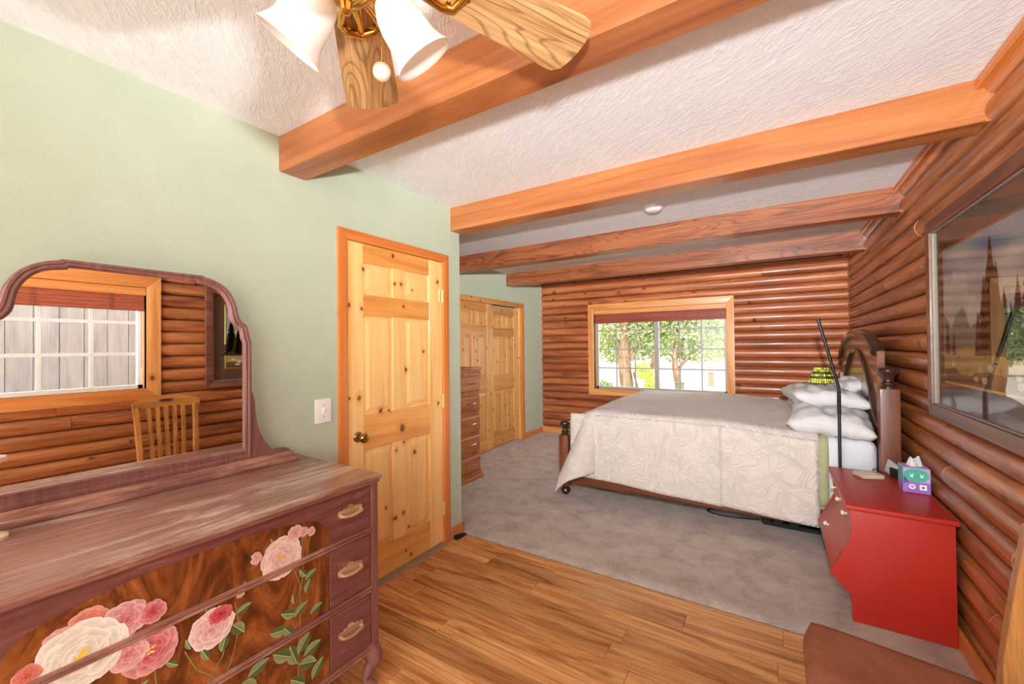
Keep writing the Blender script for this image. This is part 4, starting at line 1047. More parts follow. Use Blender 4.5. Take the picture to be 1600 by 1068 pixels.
def leaf(cy, cz, L, wd, ang, c=(150, 168, 112), d=(96, 116, 70), lift=0.00016):
    m = Print(); n = 8; lift += 0.00004*((int(cy*977)+int(cz*1373)) % 24)
    for sg, cc in ((1, c), (-1, d)):
        o = len(m.v)
        for i in range(n+1):
            t = i/n; x = (t-0.5)*L; y = sg*wd*math.sin(PI*t)**0.8*(1-0.25*t)
            for yy, c2 in ((0, tuple(q*0.82 for q in cc)), (y, cc)):
                m.v.append((FX+lift, cy+x*math.cos(ang)-yy*math.sin(ang), cz+x*math.sin(ang)+yy*math.cos(ang))); m.c.append(lin(c2))
        for i in range(n): m.f.append([o+2*i, o+2*i+1, o+2*i+3, o+2*i+2]); m.mi.append(0)
    m.strip([(cy-L*0.5*math.cos(ang), cz-L*0.5*math.sin(ang)), (cy, cz), (cy+L*0.5*math.cos(ang), cz+L*0.5*math.sin(ang))], 0.0009, (206, 214, 160), lift+0.00002)
    return mk('painted_leaf', m, PRINT, dr, smooth=0)
def stem(pts, w=0.0016, c=(150, 140, 84)):
    m = Print(); m.strip(pts, w, c, 0.00012); return mk('painted_stem', m, PRINT, dr, smooth=0)
PK, DPK, WH, CRM = (238, 190, 184), (206, 84, 92), (240, 234, 214), (248, 222, 214)
stem([(0.79, 0.70), (0.835, 0.60), (0.84, 0.50), (0.835, 0.36), (0.83, 0.22)], 0.0018); stem([(0.845, 0.76), (0.852, 0.66), (0.845, 0.56)]); stem([(0.88, 0.745), (0.862, 0.66)])
stem([(0.57, 0.58), (0.60, 0.50), (0.56, 0.44), (0.54, 0.34)]); stem([(0.50, 0.56), (0.53, 0.49), (0.57, 0.44), (0.60, 0.36)]); stem([(0.63, 0.63), (0.64, 0.55), (0.62, 0.46), (0.58, 0.38)]); stem([(0.43, 0.6), (0.44, 0.48), (0.47, 0.36)]); stem([(0.28, 0.62), (0.33, 0.5), (0.40, 0.36)])
flower(0.305, 0.750, 0.040, (240, 178, 158), (214, 92, 84), None, 21); flower(0.255, 0.738, 0.028, (240, 196, 186), (226, 150, 146), None, 22)
flower(0.372, 0.722, 0.048, (240, 196, 196), (220, 130, 140), None, 23); flower(0.428, 0.712, 0.030, (236, 170, 170), (196, 80, 92), None, 24)
flower(0.425, 0.612, 0.062, (240, 178, 176), (206, 92, 104), (226, 190, 110), 25); flower(0.378, 0.628, 0.040, (244, 204, 200), (226, 140, 146), None, 26)
flower(0.292, 0.682, 0.084, (252, 248, 236), (240, 238, 216), (228, 196, 84), 27, 0.95, 0, 6); flower(0.205, 0.69, 0.024, (236, 160, 140), (214, 104, 92), None, 28)
flower(0.568, 0.588, 0.060, (250, 228, 222), (238, 184, 184), None, 29, 0.95); flower(0.590, 0.618, 0.036, (226, 120, 126), (196, 66, 80), None, 30, 0.6)
flower(0.775, 0.708, 0.070, (252, 228, 220), (244, 202, 192), (226, 182, 84), 31, 1.0, 0, 6); flower(0.822, 0.774, 0.026, (246, 214, 204), (232, 160, 156), None, 32)
for cy, cz, rr in ((0.853, 0.766, 0.014), (0.882, 0.757, 0.013), (0.692, 0.742, 0.016), (0.645, 0.655, 0.012)): flower(cy, cz, rr, (246, 210, 204), (232, 160, 160), None, int(cz*1000), 1.3, 0, 3)
for a in ((0.850, 0.62, 0.042, 0.013, 2.2), (0.880, 0.602, 0.046, 0.016, 0.5), (0.868, 0.566, 0.046, 0.015, 1.2), (0.815, 0.545, 0.034, 0.009, 1.7), (0.80, 0.503, 0.06, 0.02, 2.7), (0.842, 0.498, 0.056, 0.018, 0.6), (0.765, 0.462, 0.06, 0.021, 2.9),
          (0.80, 0.440, 0.06, 0.02, 2.2), (0.90, 0.47, 0.05, 0.017, 0.4), (0.775, 0.375, 0.075, 0.026, 2.5), (0.815, 0.352, 0.08, 0.027, 1.9), (0.852, 0.372, 0.07, 0.025, 0.9), (0.885, 0.335, 0.07, 0.024, 0.3), (0.868, 0.292, 0.07, 0.025, -0.4),
          (0.70, 0.385, 0.07, 0.022, 0.3), (0.67, 0.35, 0.06, 0.02, -0.6), (0.905, 0.25, 0.07, 0.024, 0.9), (0.83, 0.25, 0.07, 0.024, 2.4), (0.655, 0.60, 0.05, 0.014, 0.3), (0.64, 0.545, 0.055, 0.021, -0.9), (0.60, 0.525, 0.05, 0.016, 1.3),
          (0.55, 0.52, 0.045, 0.012, 2.0), (0.47, 0.545, 0.04, 0.009, 2.4), (0.508, 0.575, 0.034, 0.009, 1.9), (0.555, 0.655, 0.03, 0.008, 1.5), (0.655, 0.667, 0.035, 0.009, 1.2), (0.745, 0.775, 0.022, 0.008, 2.2), (0.33, 0.55, 0.06, 0.02, 2.5), (0.40, 0.52, 0.05, 0.016, 0.7)):
    leaf(*a)
# mirror: shaped frame standing on a plinth along the back of the top
MX0, MX1 = DB+0.012, -1.972
mirror_root = mk('mirror_plinth', MB().box(DB, -1.935, 0.555-0.585, 0.555+0.585, DT, DT+0.022, 0.005, 2).box(DB, -1.945, 0.555-0.56, 0.555+0.56, DT+0.02, DT+0.044, 0.006, 2), RUBBED, dr)
half_out = [(0.20, 1.722), (0.205, 1.717), (0.243, 1.706), (0.288, 1.676), (0.318, 1.625), (0.332, 1.565), (0.345, 1.540), (0.366, 1.521), (0.375, 1.478), (0.384, 1.450), (0.384, 0.93)]
half_in = [(0.182, 1.697), (0.184, 1.690), (0.236, 1.678), (0.270, 1.650), (0.292, 1.606), (0.302, 1.550), (0.318, 1.522), (0.338, 1.504), (0.344, 1.466), (0.352, 1.448), (0.352, 0.985)]
def dens(pts):
    sm = smooth_path(pts[1:9], 4); return [pts[0]] + [(p.x, p.y) for p in sm] + list(pts[9:])
ho, hi2 = dens(half_out), dens(half_in)
cyM = 0.556
def loop(h): return [(cyM+a, b) for a, b in h] + [(cyM-a, b) for a, b in reversed(h)]
lo, li = loop(ho), loop(hi2)
fm = MB(); n = len(lo)
sec = [(0.0, MX0), (0.0, MX1-0.004), (0.12, MX1), (0.35, MX1), (0.45, MX1-0.004), (0.7, MX1-0.002), (0.9, MX1-0.006), (1.0, MX1-0.014), (1.0, MX0)]
vs = []
for i in range(n):
    for t, x in sec: vs.append((x, lerp(lo[i][0], li[i][0], t), lerp(lo[i][1], li[i][1], t)))
k = len(sec); fs = []
for i in range(n):
    j = (i+1) % n
    for q in range(k): fs.append((i*k+q, i*k+(q+1) % k, j*k+(q+1) % k, j*k+q))
fm.add(vs, fs)
frame = mk('mirror_frame', fm, PURPLE_Z, dr, smooth=40)
mk('mirror_glass', MB().prism(li, 'X', MX1-0.024, MX1-0.016), MIRROR, dr, smooth=0)
for sg in (1, -1):
    br = [(0.384, 0.93), (0.384, 1.236), (0.392, 1.215), (0.398, 1.19), (0.401, 1.14), (0.407, 1.095), (0.420, 1.045), (0.44, 1.0), (0.468, 0.962), (0.487, 0.950), (0.515, 0.947), (0.548, 0.944), (0.558, 0.934), (0.56, 0.93)]
    mk('mirror_bracket', MB().prism([(cyM+sg*a, b) for a, b in br], 'X', MX0, MX1-0.004, bev=0.003), PURPLE_Z, dr)
# cream turned candle holder at the left edge of the frame
t = thing('candle_holder', (-1.87, 0.18, DT), 'cream spool-shaped candle holder on the dresser top at the left photo edge', 'candle holder')
mk('stand', MB().lathe([(0.05, 0), (0.05, 0.01), (0.036, 0.016), (0.028, 0.03), (0.028, 0.2), (0.034, 0.214), (0.046, 0.22), (0.046, 0.232), (0.03, 0.236)], (-1.87, 0.183, DT), seg=24), CREAM, t)

# ------------------------------------------------------------------ picture on the log wall
PY0, PY1, PZ0, PZ1, PX0, PX1 = 1.80, 3.0, 1.045, 2.04, 0.672, 0.711
pic = thing('framed_picture', (XR, (PY0+PY1)/2, PZ0), 'large landscape picture in a brown wooden frame hung on the log wall', 'picture')
fw = 0.062
for poly in ([(PY0, PZ0), (PY1, PZ0), (PY1-fw, PZ0+fw), (PY0+fw, PZ0+fw)], [(PY0, PZ1), (PY0+fw, PZ1-fw), (PY1-fw, PZ1-fw), (PY1, PZ1)],
             [(PY0, PZ0), (PY0+fw, PZ0+fw), (PY0+fw, PZ1-fw), (PY0, PZ1)], [(PY1, PZ0), (PY1, PZ1), (PY1-fw, PZ1-fw), (PY1-fw, PZ0+fw)]):
    mk('frame_bar', MB().prism(poly, 'X', PX0, PX1, bev=0.008), PFRAME, pic)
lipm = plain('lip_reflection_grey', (150, 140, 128), 0.45, 0.2, 0.4, 0.03)  # grey reflection on the inner frame edge, put into its colour
a, b, c, d, w2 = PY0+fw, PY1-fw, PZ0+fw, PZ1-fw, 0.005
mk('frame_lip', MB().box(PX0+0.012, PX1-0.008, a, b, c, c+w2).box(PX0+0.012, PX1-0.008, a, b, d-w2, d).box(PX0+0.012, PX1-0.008, a, a+w2, c, d).box(PX0+0.012, PX1-0.008, b-w2, b, c, d), lipm, pic)
mk('mat_board', MB().box(0.7015, 0.709, PY0+0.02, PY1-0.02, PZ0+0.02, PZ1-0.02), MATBOARD, pic)
QY0, QY1, QZ0, QZ1 = 1.985, 2.825, 1.235, 1.858
mk('gold_fillet', MB().box(0.6985, 0.7016, QY0-0.012, QY1+0.012, QZ0-0.012, QZ1+0.012, 0.001), GOLD, pic)
def painting():
    m = MB(); r = random.Random(9)
    def quad_grid(fn, nu, nv):
        o = len(m.v)
        for j in range(nv+1):
            for i in range(nu+1):
                y, z, x, c = fn(i/nu, j/nv); m.v.append((x, y, z)); m.c.append(lin(c))
        for j in range(nv):
            for i in range(nu): m.f.append([o+j*(nu+1)+i, o+j*(nu+1)+i+1, o+(j+1)*(nu+1)+i+1, o+(j+1)*(nu+1)+i]); m.mi.append(0)
    H = QZ1-QZ0; Wd = QY1-QY0
    def sky(u, v):
        cl = 0.5+0.5*math.sin(u*7+v*5+1.2*math.sin(v*9))*math.sin(v*8-u*4)
        base = (lerp(206, 96, v), lerp(200, 120, v), lerp(176, 158, v)); cw = (222, 212, 194)
        return (lerp(QY0, QY1, u), lerp(QZ0+0.2, QZ1, v), 0.6982, tuple(lerp(base[i], cw[i], 0.7*cl) for i in range(3)))
    quad_grid(sky, 24, 20)
    def ridge(base, amp, seed, x, c0, c1, nu=40):
        q = random.Random(seed); hs = [q.uniform(0, 1) for _ in range(9)]
        def h(u):
            p = u*8; i = min(7, int(p)); return lerp(hs[i], hs[i+1], p-i)+0.12*math.sin(u*47)
        quad_grid(lambda u, v: (lerp(QY0, QY1, u), lerp(QZ0, QZ0+H*(base+amp*h(u)), v), x, tuple(lerp(c1[i], c0[i], v) for i in range(3))), nu, 3)
    ridge(0.48, 0.36, 4, 0.6979, (196, 196, 190), (128, 132, 128)); ridge(0.36, 0.2, 8, 0.6976, (120, 122, 110), (110, 104, 78))
    ridge(0.22, 0.06, 2, 0.6973, (168, 140, 82), (206, 168, 96)); ridge(0.07, 0.05, 3, 0.6970, (120, 92, 52), (90, 66, 38))
    def pine(yc, zb, hh, x):
        n = 14
        for k in range(n):
            t = k/n; w = (hh*0.25*(1-t)**0.8+0.006)*r.uniform(0.75, 1.2); z0 = zb+hh*(0.02+0.93*t); o = len(m.v); j = r.uniform(-6, 10)
            for p in ((yc-w, z0), (yc+w, z0), (yc+w*0.3, z0+hh*0.15), (yc, z0+hh*0.19), (yc-w*0.3, z0+hh*0.15)):
                m.v.append((x, p[0], min(QZ1, p[1]))); m.c.append(lin((62+j, 58+j, 36)))
            m.f.append([o, o+1, o+2, o+3, o+4]); m.mi.append(0)
        o = len(m.v)
        for p in ((yc-0.006, zb), (yc+0.006, zb), (yc+0.003, zb+hh), (yc-0.003, zb+hh)): m.v.append((x, *p)); m.c.append(lin((62, 56, 34)))
        m.f.append([o, o+1, o+2, o+3]); m.mi.append(0)
    for yc, zb, hh in ((2.31, 1.36, 0.44), (2.26, 1.36, 0.34), (2.37, 1.36, 0.30), (2.20, 1.36, 0.24), (2.10, 1.35, 0.28), (2.03, 1.35, 0.34), (2.78, 1.36, 0.14), (2.70, 1.36, 0.10), (2.15, 1.35, 0.2), (2.43, 1.36, 0.17)): pine(yc, zb, hh, 0.6965-0.0001*r.random())
    for k in range(14):
        o = len(m.v); yc = r.uniform(QY0+0.05, QY1-0.05); zc = QZ0+r.uniform(0.03, 0.12); s = r.uniform(0.01, 0.03); cc = r.choice(((206, 186, 150), (150, 120, 84), (226, 214, 190)))
        for q in range(8): m.v.append((0.6961, min(QY1, max(QY0, yc+s*math.cos(q*PI/4))), zc+s*0.5*math.sin(q*PI/4))); m.c.append(lin(cc))
        m.f.append(list(range(o, o+8))); m.mi.append(0)
    return m
mk('painted_landscape', painting(), vcol('landscape_print', 0.6, 0.2), pic, smooth=0)
mk('picture_glass', MB().box(0.6905, 0.6925, PY0+fw-0.005, PY1-fw+0.005, PZ0+fw-0.005, PZ1-fw+0.005), PICGLASS, pic, smooth=0)

# ------------------------------------------------------------------ oak chair with the brown suede seat
ch = thing('dining_chair', (0.3, 1.46, 0), 'oak slat-back dining chair with brown suede seat by the log wall', 'chair')
CYc = 1.46
def seat():
    b = bmesh.new(); bmesh.ops.create_grid(b, x_segments=18, y_segments=18, size=1)
    top = MB()
    n = 22
    def f(u, v, up):
        a, c = u*2-1, v*2-1                     # a: front (-1) to back (+1)
        sx = lerp(0.062, 0.50, (a+1)/2); hw = lerp(0.276, 0.192, (a+1)/2)
        rr = max(abs(a), abs(c)); e = 1-max(0, (rr-0.86)/0.14)**2*0.55
        ca = 1-0.10*(abs(a)**6)*(abs(c)**6)
        x = 0.28+(sx-0.28)*ca; y = CYc+c*hw*ca
        k = max(0, 1-((abs(a))**6)) * max(0, 1-(abs(c))**6)
        return (x, y, 0.455+0.04*math.sqrt(max(0, min(1, 1.5*(1-rr**9))))+0.008*k if up else 0.452)
    top.grid(lambda u, v: f(u, v, True), n, n); o = len(top.v)
    top.grid(lambda u, v: f(v, u, False), n, n)
    return top
mk('seat', seat(), SUEDE, ch, smooth=70)
sf = MB().prism([(0.075, CYc-0.262), (0.075, CYc+0.262), (0.495, CYc+0.18), (0.495, CYc-0.18)], 'Z', 0.395, 0.453, bev=0.004)
mk('seat_frame', sf, OAK_Y, ch)
def back_x(z): return 0.515+0.075*max(0, (z-0.45)/0.55)**1.25
for sg in (-1, 1):
    y = CYc+sg*0.208
    pts = [(lerp(0.545, 0.505, z/0.45) if z < 0.45 else back_x(z), z) for z in (0.0, 0.15, 0.3, 0.45, 0.55, 0.65, 0.75, 0.85, 0.93)]
    vs = []; fs = []
    for x, z in pts:
        yy = CYc+sg*lerp(0.19, 0.212, max(0, z-0.3)/0.6 if z > 0.3 else 0)
        for dx, dy in ((-0.02, -0.016), (0.02, -0.016), (0.02, 0.016), (-0.02, 0.016)): vs.append((x+dx, yy+dy, z))
    for i in range(len(pts)-1):
        for q in range(4): fs.append((i*4+q, i*4+(q+1) % 4, i*4+4+(q+1) % 4, i*4+4+q))
    fs += [(3, 2, 1, 0), tuple(len(vs)-4+q for q in range(4))]
    mk('back_post', MB().add(vs, fs), OAK_Z, ch, smooth=30)
    m = MB(); y = CYc+sg*0.225
    m.tube([(0.105, y, 0.40), (0.10, y, 0.2), (0.10, y, 0.0)], [0.024, 0.022, 0.017], 8); mk('leg', m, OAK_Z, ch)
    mk('stretcher', MB().tube([(0.10, CYc+sg*0.222, 0.17), (0.52, CYc+sg*0.195, 0.17)], 0.011, 8), OAK_Z, ch)
mk('stretcher', MB().tube([(0.3, CYc-0.21, 0.17), (0.3, CYc+0.21, 0.17)], 0.011, 8), OAK_Y, ch)
def crest():
    n = 20; vs = []; fs = []
    for i in range(n+1):
        u = i/n*2-1; y = CYc+0.008+u*0.240; zb = 0.905+0.018*(1-u*u); zt = 0.965+0.056*(1-abs(u)**2.2); xc = back_x(0.95)+0.022*(1-u*u)
        for x, z in ((xc-0.013, zb), (xc-0.010, zt), (xc+0.012, zt), (xc+0.012, zb)): vs.append((x, y, z))
    for i in range(n):
        for q in range(4): fs.append((i*4+q, i*4+(q+1) % 4, i*4+4+(q+1) % 4, i*4+4+q))
    fs += [(3, 2, 1, 0), tuple(n*4+q for q in range(4))]
    return MB().add(vs, fs)
cr = mk('crest_rail', crest(), OAK_Y, ch, smooth=40)
tag(mk('hand_hole_shade', MB().prism([(CYc+0.052*math.cos(q*PI/10), 0.976+0.014*math.sin(q*PI/10)) for q in range(20)], 'X', back_x(0.95)+0.004, back_x(0.95)+0.014), plain('painted_hole_shade', (86, 42, 20), 0.6), cr), 'dark oval patch painted as a shaded hand hole')  # no opening is cut; a dark plate paints the shade of the hole
for k in range(5):
    u = (k-2)/2; y = CYc+u*0.124
    pts = [(back_x(z)+0.006+0.016*(1-u*u*0.5), z) for z in (0.47, 0.58, 0.7, 0.82, 0.93)]
    vs = []; fs = []
    for i, (x, z) in enumerate(pts):
        w = 0.017-0.004*math.sin(PI*i/4)
        for dx, dy in ((-0.006, -w), (0.006, -w), (0.006, w), (-0.006, w)): vs.append((x+dx, lerp(CYc+u*0.11, y+0.0, i/4)+dy, z))
    for i in range(4):
        for q in range(4): fs.append((i*4+q, i*4+(q+1) % 4, i*4+4+(q+1) % 4, i*4+4+q))
    fs += [(3, 2, 1, 0), tuple(16+q for q in range(4))]
    mk('back_slat', MB().add(vs, fs), OAK_Z, ch, smooth=30)
mk('lower_back_rail', MB().box(0.49, 0.52, CYc-0.19, CYc+0.19, 0.45, 0.49, 0.004), OAK_Y, ch)

# ------------------------------------------------------------------ ceiling fan with light kit
FC = Vector((-0.671, 0.487, 2.2))
fan = thing('ceiling_fan', (FC.x, FC.y, ZC), 'oak bladed ceiling fan with brass fittings and frosted glass light shades', 'ceiling fan')
mk('canopy', MB().lathe([(0.065, 0), (0.065, -0.02), (0.05, -0.05), (0.02, -0.06)], (FC.x, FC.y, ZC), seg=28), BRASS, fan, smooth=50)
mk('downrod', MB().tube([(FC.x, FC.y, ZC-0.05), (FC.x, FC.y, 2.33)], 0.012, 12), BRASS, fan)
mk('motor_housing', MB().lathe([(0.03, 0.14), (0.09, 0.125), (0.115, 0.09), (0.115, 0.03), (0.1, 0.0), (0.075, -0.012), (0.06, -0.03), (0.055, -0.05)], (FC.x, FC.y, 2.2), seg=32), BRASS, fan, smooth=50)
def blade(ang):
    ca, sa = math.cos(ang), math.sin(ang); pitch = R(-11)
    def T(r, w, z): return (FC.x+ca*r-sa*w, FC.y+sa*r+ca*w, FC.z+z+w*math.tan(pitch))
    out = [(0.175, 0.030), (0.185, 0.050), (0.205, 0.058), (0.30, 0.064), (0.42, 0.072), (0.53, 0.079), (0.555, 0.076), (0.573, 0.060), (0.580, 0.03)]
    pts = out + [(0.582, 0.0)] + [(a, -b) for a, b in reversed(out)]
    # the outline is laid out along local X so that the grain runs along the blade
    me_v = [(a, b, 0.003+b*math.tan(pitch)) for a, b in pts] + [(a, b, -0.004+b*math.tan(pitch)) for a, b in pts]; n = len(pts)
    me = bpy.data.meshes.new('blade'); me.from_pydata(me_v, [], [list(range(n)), [n+i for i in range(n)][::-1]] + [(i, i+n, (i+1) % n+n, (i+1) % n) for i in range(n)])
    b = bmesh.new(); b.from_mesh(me); bmesh.ops.recalc_face_normals(b, faces=b.faces[:]); b.to_mesh(me); b.free()
    me.materials.append(BLADEM); o = bpy.data.objects.new('blade', me); COL.objects.link(o); o.parent = fan
    o.location = (0, 0, FC.z-ZC); o.rotation_euler = (0, 0, ang)
    # brass bracket: an arm from the motor ending in a looped ring under the blade root
    m = MB()
    for sg in (-1, 1):
        m.tube([T(*p) for p in ((0.08, sg*0.014, -0.012), (0.14, sg*0.02, -0.022), (0.18, sg*0.034, -0.014), (0.212, sg*0.044, -0.009), (0.238, sg*0.034, -0.009), (0.25, 0.0, -0.009))], [0.009, 0.009, 0.009, 0.009, 0.009, 0.009], 8)
    m.tube([T(*p) for p in ((0.07, 0, -0.01), (0.15, 0, -0.026), (0.205, 0, -0.012), (0.25, 0, -0.008))], [0.012, 0.012, 0.01, 0.008], 10, flat=0.6)
    br = mk('blade_bracket', m, BRASS, fan, smooth=60)
    for rr, ww in ((0.222, 0.026), (0.222, -0.026), (0.258, 0)): mk('screw', MB().lathe([(0.006, -0.010), (0.005, -0.0125), (0.001, -0.013)], T(rr, ww, 0), (0, 0, 1), 10), BRASS, br)
for az in (135.8, 65.4, -5, -77, 206): blade(R(az))
mk('light_fitter', MB().lathe([(0.055, 2.15), (0.062, 2.14), (0.062, 2.11), (0.045, 2.09), (0.03, 2.075), (0.012, 2.065), (0.01, 2.05), (0.001, 2.045)], (FC.x, FC.y, 0), seg=28), BRASS, fan, smooth=50)
def shade(az, rim, tilt, length=0.125):
    d = Vector((math.cos(az)*math.cos(tilt), math.sin(az)*math.cos(tilt), -math.sin(tilt)))
    o = Vector(rim)-d*length
    prof_o = [(0.020, 0.0), (0.028, 0.008), (0.039, 0.028), (0.0445, 0.052), (0.046, 0.075), (0.0475, 0.092), (0.051, 0.104), (0.057, 0.116), (0.062, 0.125)]
    prof = prof_o + [(r-0.003, h-0.0005) for r, h in reversed(prof_o[1:])] + [(0.016, 0.006)]
    s = mk('glass_shade', MB().lathe(prof, o, d, 32), SHADE, fan, smooth=60)
    mk('bulb', MB().lathe([(0.012, 0.0), (0.014, 0.02), (0.024, 0.045), (0.026, 0.058), (0.018, 0.075), (0.001, 0.082)], o, d, 16), SHADE, s, smooth=60)
    c = Vector((FC.x, FC.y, 2.115)); e = o-d*0.022
    m = MB().tube(smooth_path([c, c+Vector((math.cos(az), math.sin(az), 0.15))*0.055, e-d*0.01, e+d*0.004], 5), 0.009, 10)
    m.lathe([(0.012, 0), (0.026, 0.008), (0.028, 0.026), (0.026, 0.03)], e-d*0.004, d, 20)
    mk('shade_arm', m, BRASS, fan, smooth=60)
    lamp('fan_bulb', 'POINT', o+d*0.07, FAN_LAMP_POWER, (1, 0.80, 0.55), 0.02)
shade(R(62), (-0.585, 0.605, 1.995), R(51)); shade(R(204), (-0.775, 0.436, 2.0), R(51)); shade(R(316), (-0.555, 0.36, 2.03), R(30))
ch_ = MB(); px, py = -0.688, 0.585
k = 2.10
while k > 2.015:
    ch_.lathe([(0.001, -0.0022), (0.0022, 0), (0.001, 0.0022)], (px, py, k), seg=6); k -= 0.0048
mk('pull_chain', ch_, BRASS, fan, smooth=60)
vd = Vector((-0.7, 0.6, 0.45)).normalized()
mk('chain_medallion', MB().lathe([(0.001, -0.004), (0.012, -0.0035), (0.0175, -0.002), (0.0185, 0), (0.0175, 0.002), (0.012, 0.0035), (0.001, 0.004)], (px, py, 1.998), vd, 24), plain('pale_gold_medallion', (236, 214, 176), 0.3, 0.6), fan, smooth=50)

# ------------------------------------------------------------------ outside the windows
mk('ground', MB().box(-40, 30, YBB+0.4, 60, -0.5, -0.3).box(XRB+0.4, 30, -30, YBB+0.4, -0.5, -0.3), CONCRETE, kind='structure')
def leaves(m, c, rad, n, size, r):
    for _ in range(n):
        d = Vector((r.gauss(0, 1), r.gauss(0, 1), r.gauss(0, 1))).normalized()*(r.random()**0.45)
        p = Vector(c)+Vector((d.x*rad[0], d.y*rad[1], d.z*rad[2])); s = size*r.uniform(0.6, 1.3)
        a = Vector((r.gauss(0, 1), r.gauss(0, 1), r.gauss(0, 1))).normalized(); b = a.orthogonal().normalized()
        m.add([p-a*s, p+b*s*0.5, p+a*s, p-b*s*0.5], [(0, 1, 2, 3)])
def tree(loc, trunk, crowns, label, n, size, seed, leafm=LEAF, name='tree', cat='tree'):
    r = random.Random(seed); t = thing(name, loc, label, cat)
    for k, (path, rad) in enumerate(trunk):
        mk('trunk' if k == 0 else 'branch', MB().tube(smooth_path([Vector(loc)+Vector(p) for p in path], 4), [lerp(rad[0], rad[1], i/((len(path)-1)*4)) for i in range((len(path)-1)*4+1)], 10), BARK, t, smooth=60)
    m = MB()
    tot = sum(c[1][0]*c[1][2] for c in crowns)
    for c, rd in crowns: leaves(m, Vector(loc)+Vector(c), rd, int(n*rd[0]*rd[2]/tot), size, r)
    tag(mk('foliage', m, leafm, t, smooth=0, merge=False), kind='stuff')
tree((-3.33, 11.0, -0.3), [([(0, 0, 0), (-0.03, 0, 0.7), (-0.1, 0, 1.4), (-0.05, 0.05, 2.6), (0, 0.1, 3.6)], (0.2, 0.11)), ([(-0.08, 0, 1.2), (0.3, 0.1, 1.9), (0.7, 0.2, 2.5)], (0.07, 0.03)), ([(-0.1, 0, 1.5), (-0.5, 0.1, 2.1), (-0.9, 0.1, 2.4)], (0.06, 0.025))],
     [((-0.2, 0.2, 2.4), (1.3, 0.9, 0.75)), ((-0.9, 0.3, 1.9), (0.5, 0.5, 0.55)), ((0.5, 0.3, 2.0), (0.7, 0.6, 0.5)), ((0.0, 0.4, 3.4), (1.4, 0.9, 0.6)), ((-0.4, 0.6, 1.5), (0.9, 0.5, 0.3))], 'thick-trunked leafy tree outside the left half of the far window', 8000, 0.05, 1)
tree((-2.96, 11.2, -0.3), [([(0, 0, 0), (0.06, 0, 0.5), (0.22, 0.05, 1.2), (0.34, 0.1, 2.2), (0.4, 0.1, 3.0)], (0.075, 0.045)), ([(0.0, 0, 0.1), (-0.2, 0.1, 0.6), (-0.3, 0.1, 1.0)], (0.04, 0.02))],
     [((0.5, 0.3, 2.5), (0.8, 0.7, 0.6)), ((0.2, 0.3, 1.7), (0.35, 0.4, 0.35))], 'slim leaning tree beside the thick trunk behind the window centre', 2200, 0.05, 2)
tree((-2.2, 11.6, -0.3), [([(0, 0, 0), (0.03, 0, 0.6), (-0.05, 0, 1.3), (0.05, 0.05, 2.2), (0.1, 0.1, 3.2)], (0.1, 0.05)), ([(0, 0, 1.0), (0.4, 0.1, 1.6), (0.9, 0.1, 2.0)], (0.05, 0.02))],
     [((0.1, 0.2, 2.3), (0.9, 0.8, 0.8)), ((0.9, 0.3, 2.1), (0.7, 0.6, 0.55)), ((0.0, 0.3, 1.55), (0.5, 0.5, 0.4)), ((0.6, 0.4, 1.55), (0.8, 0.5, 0.35)), ((0.5, 0.3, 3.3), (1.2, 0.8, 0.6))], 'airy tree outside the right half of the far window', 6000, 0.05, 3)
tree((-1.0, 13.2, -0.3), [([(0, 0, 0), (0.05, 0, 0.8), (0.1, 0.05, 1.8), (0.1, 0.1, 3.0)], (0.09, 0.05))],
     [((-0.1, 0.3, 2.5), (1.0, 0.8, 0.8)), ((-0.3, 0.4, 1.7), (0.7, 0.6, 0.35)), ((0.3, 0.4, 3.5), (1.0, 0.8, 0.6))], 'pale green tree farther off at the right edge of the far window', 3000, 0.055, 4, mat_leaf('pale_leaf', (120, 138, 84), (206, 206, 158)))
tree((-9.0, 30.0, -0.3), [([(0, 0, 0), (0, 0, 1.5), (0, 0, 3)], (0.2, 0.1))], [((0, 0, 2.2), (5.0, 1.0, 1.6)), ((6, 0, 1.4), (4.0, 1.0, 0.9))], 'hazy row of green trees far beyond the pale paving', 4500, 0.14, 7)
tree((-3.95, 10.4, -0.3), [([(0, 0, 0), (0.02, 0, 0.25)], (0.02, 0.01))], [((0, 0, 0.5), (0.5, 0.4, 0.34))], 'round dark green bush outside the lower left window corner', 2600, 0.035, 5, LEAF2, 'bush', 'bush')
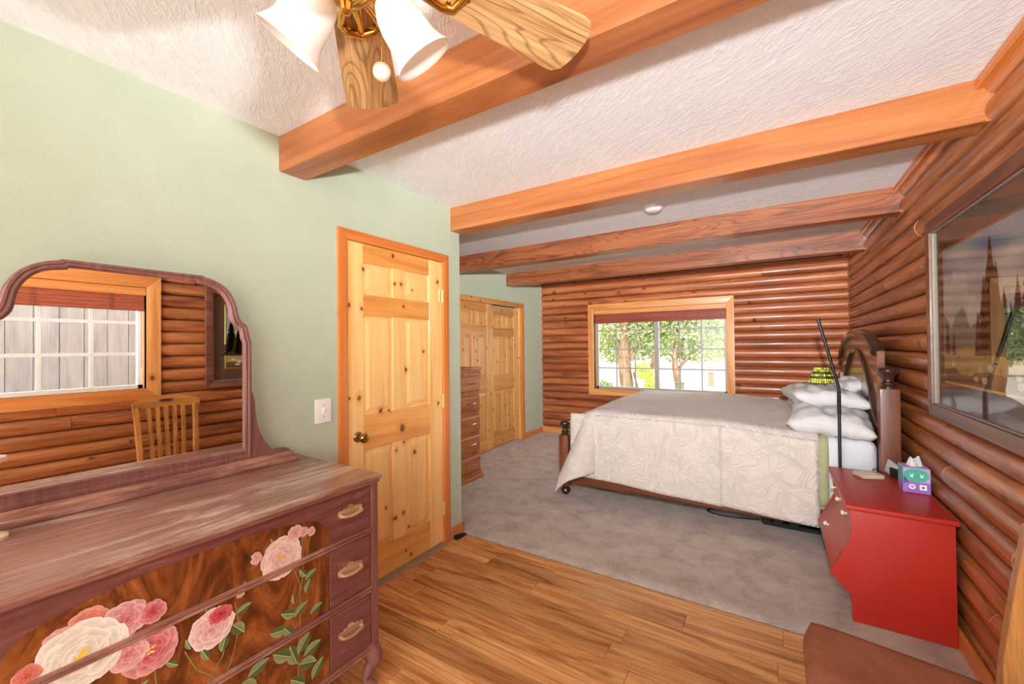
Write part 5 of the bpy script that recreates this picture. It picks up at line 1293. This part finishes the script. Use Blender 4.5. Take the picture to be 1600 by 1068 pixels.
tree((-2.62, 10.7, -0.3), [([(0, 0, 0), (0.02, 0, 0.4)], (0.02, 0.01))], [((0, 0, 0.7), (0.22, 0.3, 0.45)), ((-0.3, 0.3, 1.05), (0.25, 0.3, 0.25))], 'lime green shrub between the tree trunks outside the window', 1300, 0.035, 6, LEAFY, 'bush', 'bush')
tree((-1.62, 10.4, -0.3), [([(0, 0, 0), (0.0, 0, 0.3)], (0.02, 0.01))], [((0, 0, 0.52), (0.35, 0.3, 0.14))], 'low yellow green plant outside the window below the right pane', 700, 0.03, 8, LEAFY, 'bush', 'bush')
t = thing('hydrant', (-2.26, 19.0, -0.3), 'small orange red hydrant standing on the pale road outside', 'hydrant')
mk('barrel', MB().lathe([(0.16, -0.3), (0.16, -0.25), (0.11, -0.22), (0.11, 0.2), (0.15, 0.22), (0.15, 0.26), (0.1, 0.36), (0.03, 0.42), (0.001, 0.43)], (-2.26, 19, 0), seg=16), plain('orange_red_paint', (224, 110, 84), 0.5), t)
mk('outlet', MB().tube([(-2.48, 19, 0.05), (-2.04, 19, 0.05)], 0.06, 10), plain('cream_paint', (232, 210, 190), 0.5), t)
t = thing('garden_urn', (-2.25, 11.3, -0.3), 'grey stone garden urn beside the airy tree outside', 'urn')
mk('bowl', MB().lathe([(0.08, -0.3), (0.08, -0.26), (0.04, -0.2), (0.03, 0.02), (0.07, 0.1), (0.11, 0.26), (0.10, 0.42), (0.12, 0.45), (0.11, 0.47), (0.09, 0.44)], (-2.05, 11.2, 0), seg=20), plain('mossy_stone', (112, 110, 90), 0.9), t)
# board fence close to the other window (seen in the mirror)
fn = thing('board_fence', (2.6, 0.5, -0.3), 'grey vertical board fence outside the window reflected in the mirror', 'fence')
y = -3.2; r = random.Random(6)
while y < 4.6:
    w = 0.19; mk('board', MB().box(2.6+r.uniform(-0.006, 0.006), 2.625, y+0.002, y+w-0.002, -0.29, 2.6, 0.003), FENCE, fn); y += w
mk('gap_blocker', MB().box(2.627, 2.635, -3.2, 4.6, -0.29, 2.6), FENCE, fn)  # added sheet that blocks bright sky behind the board gaps
for z in (0.3, 2.2): mk('fence_rail', MB().box(2.636, 2.68, -3.2, 4.6, z, z+0.09), FENCE, fn)
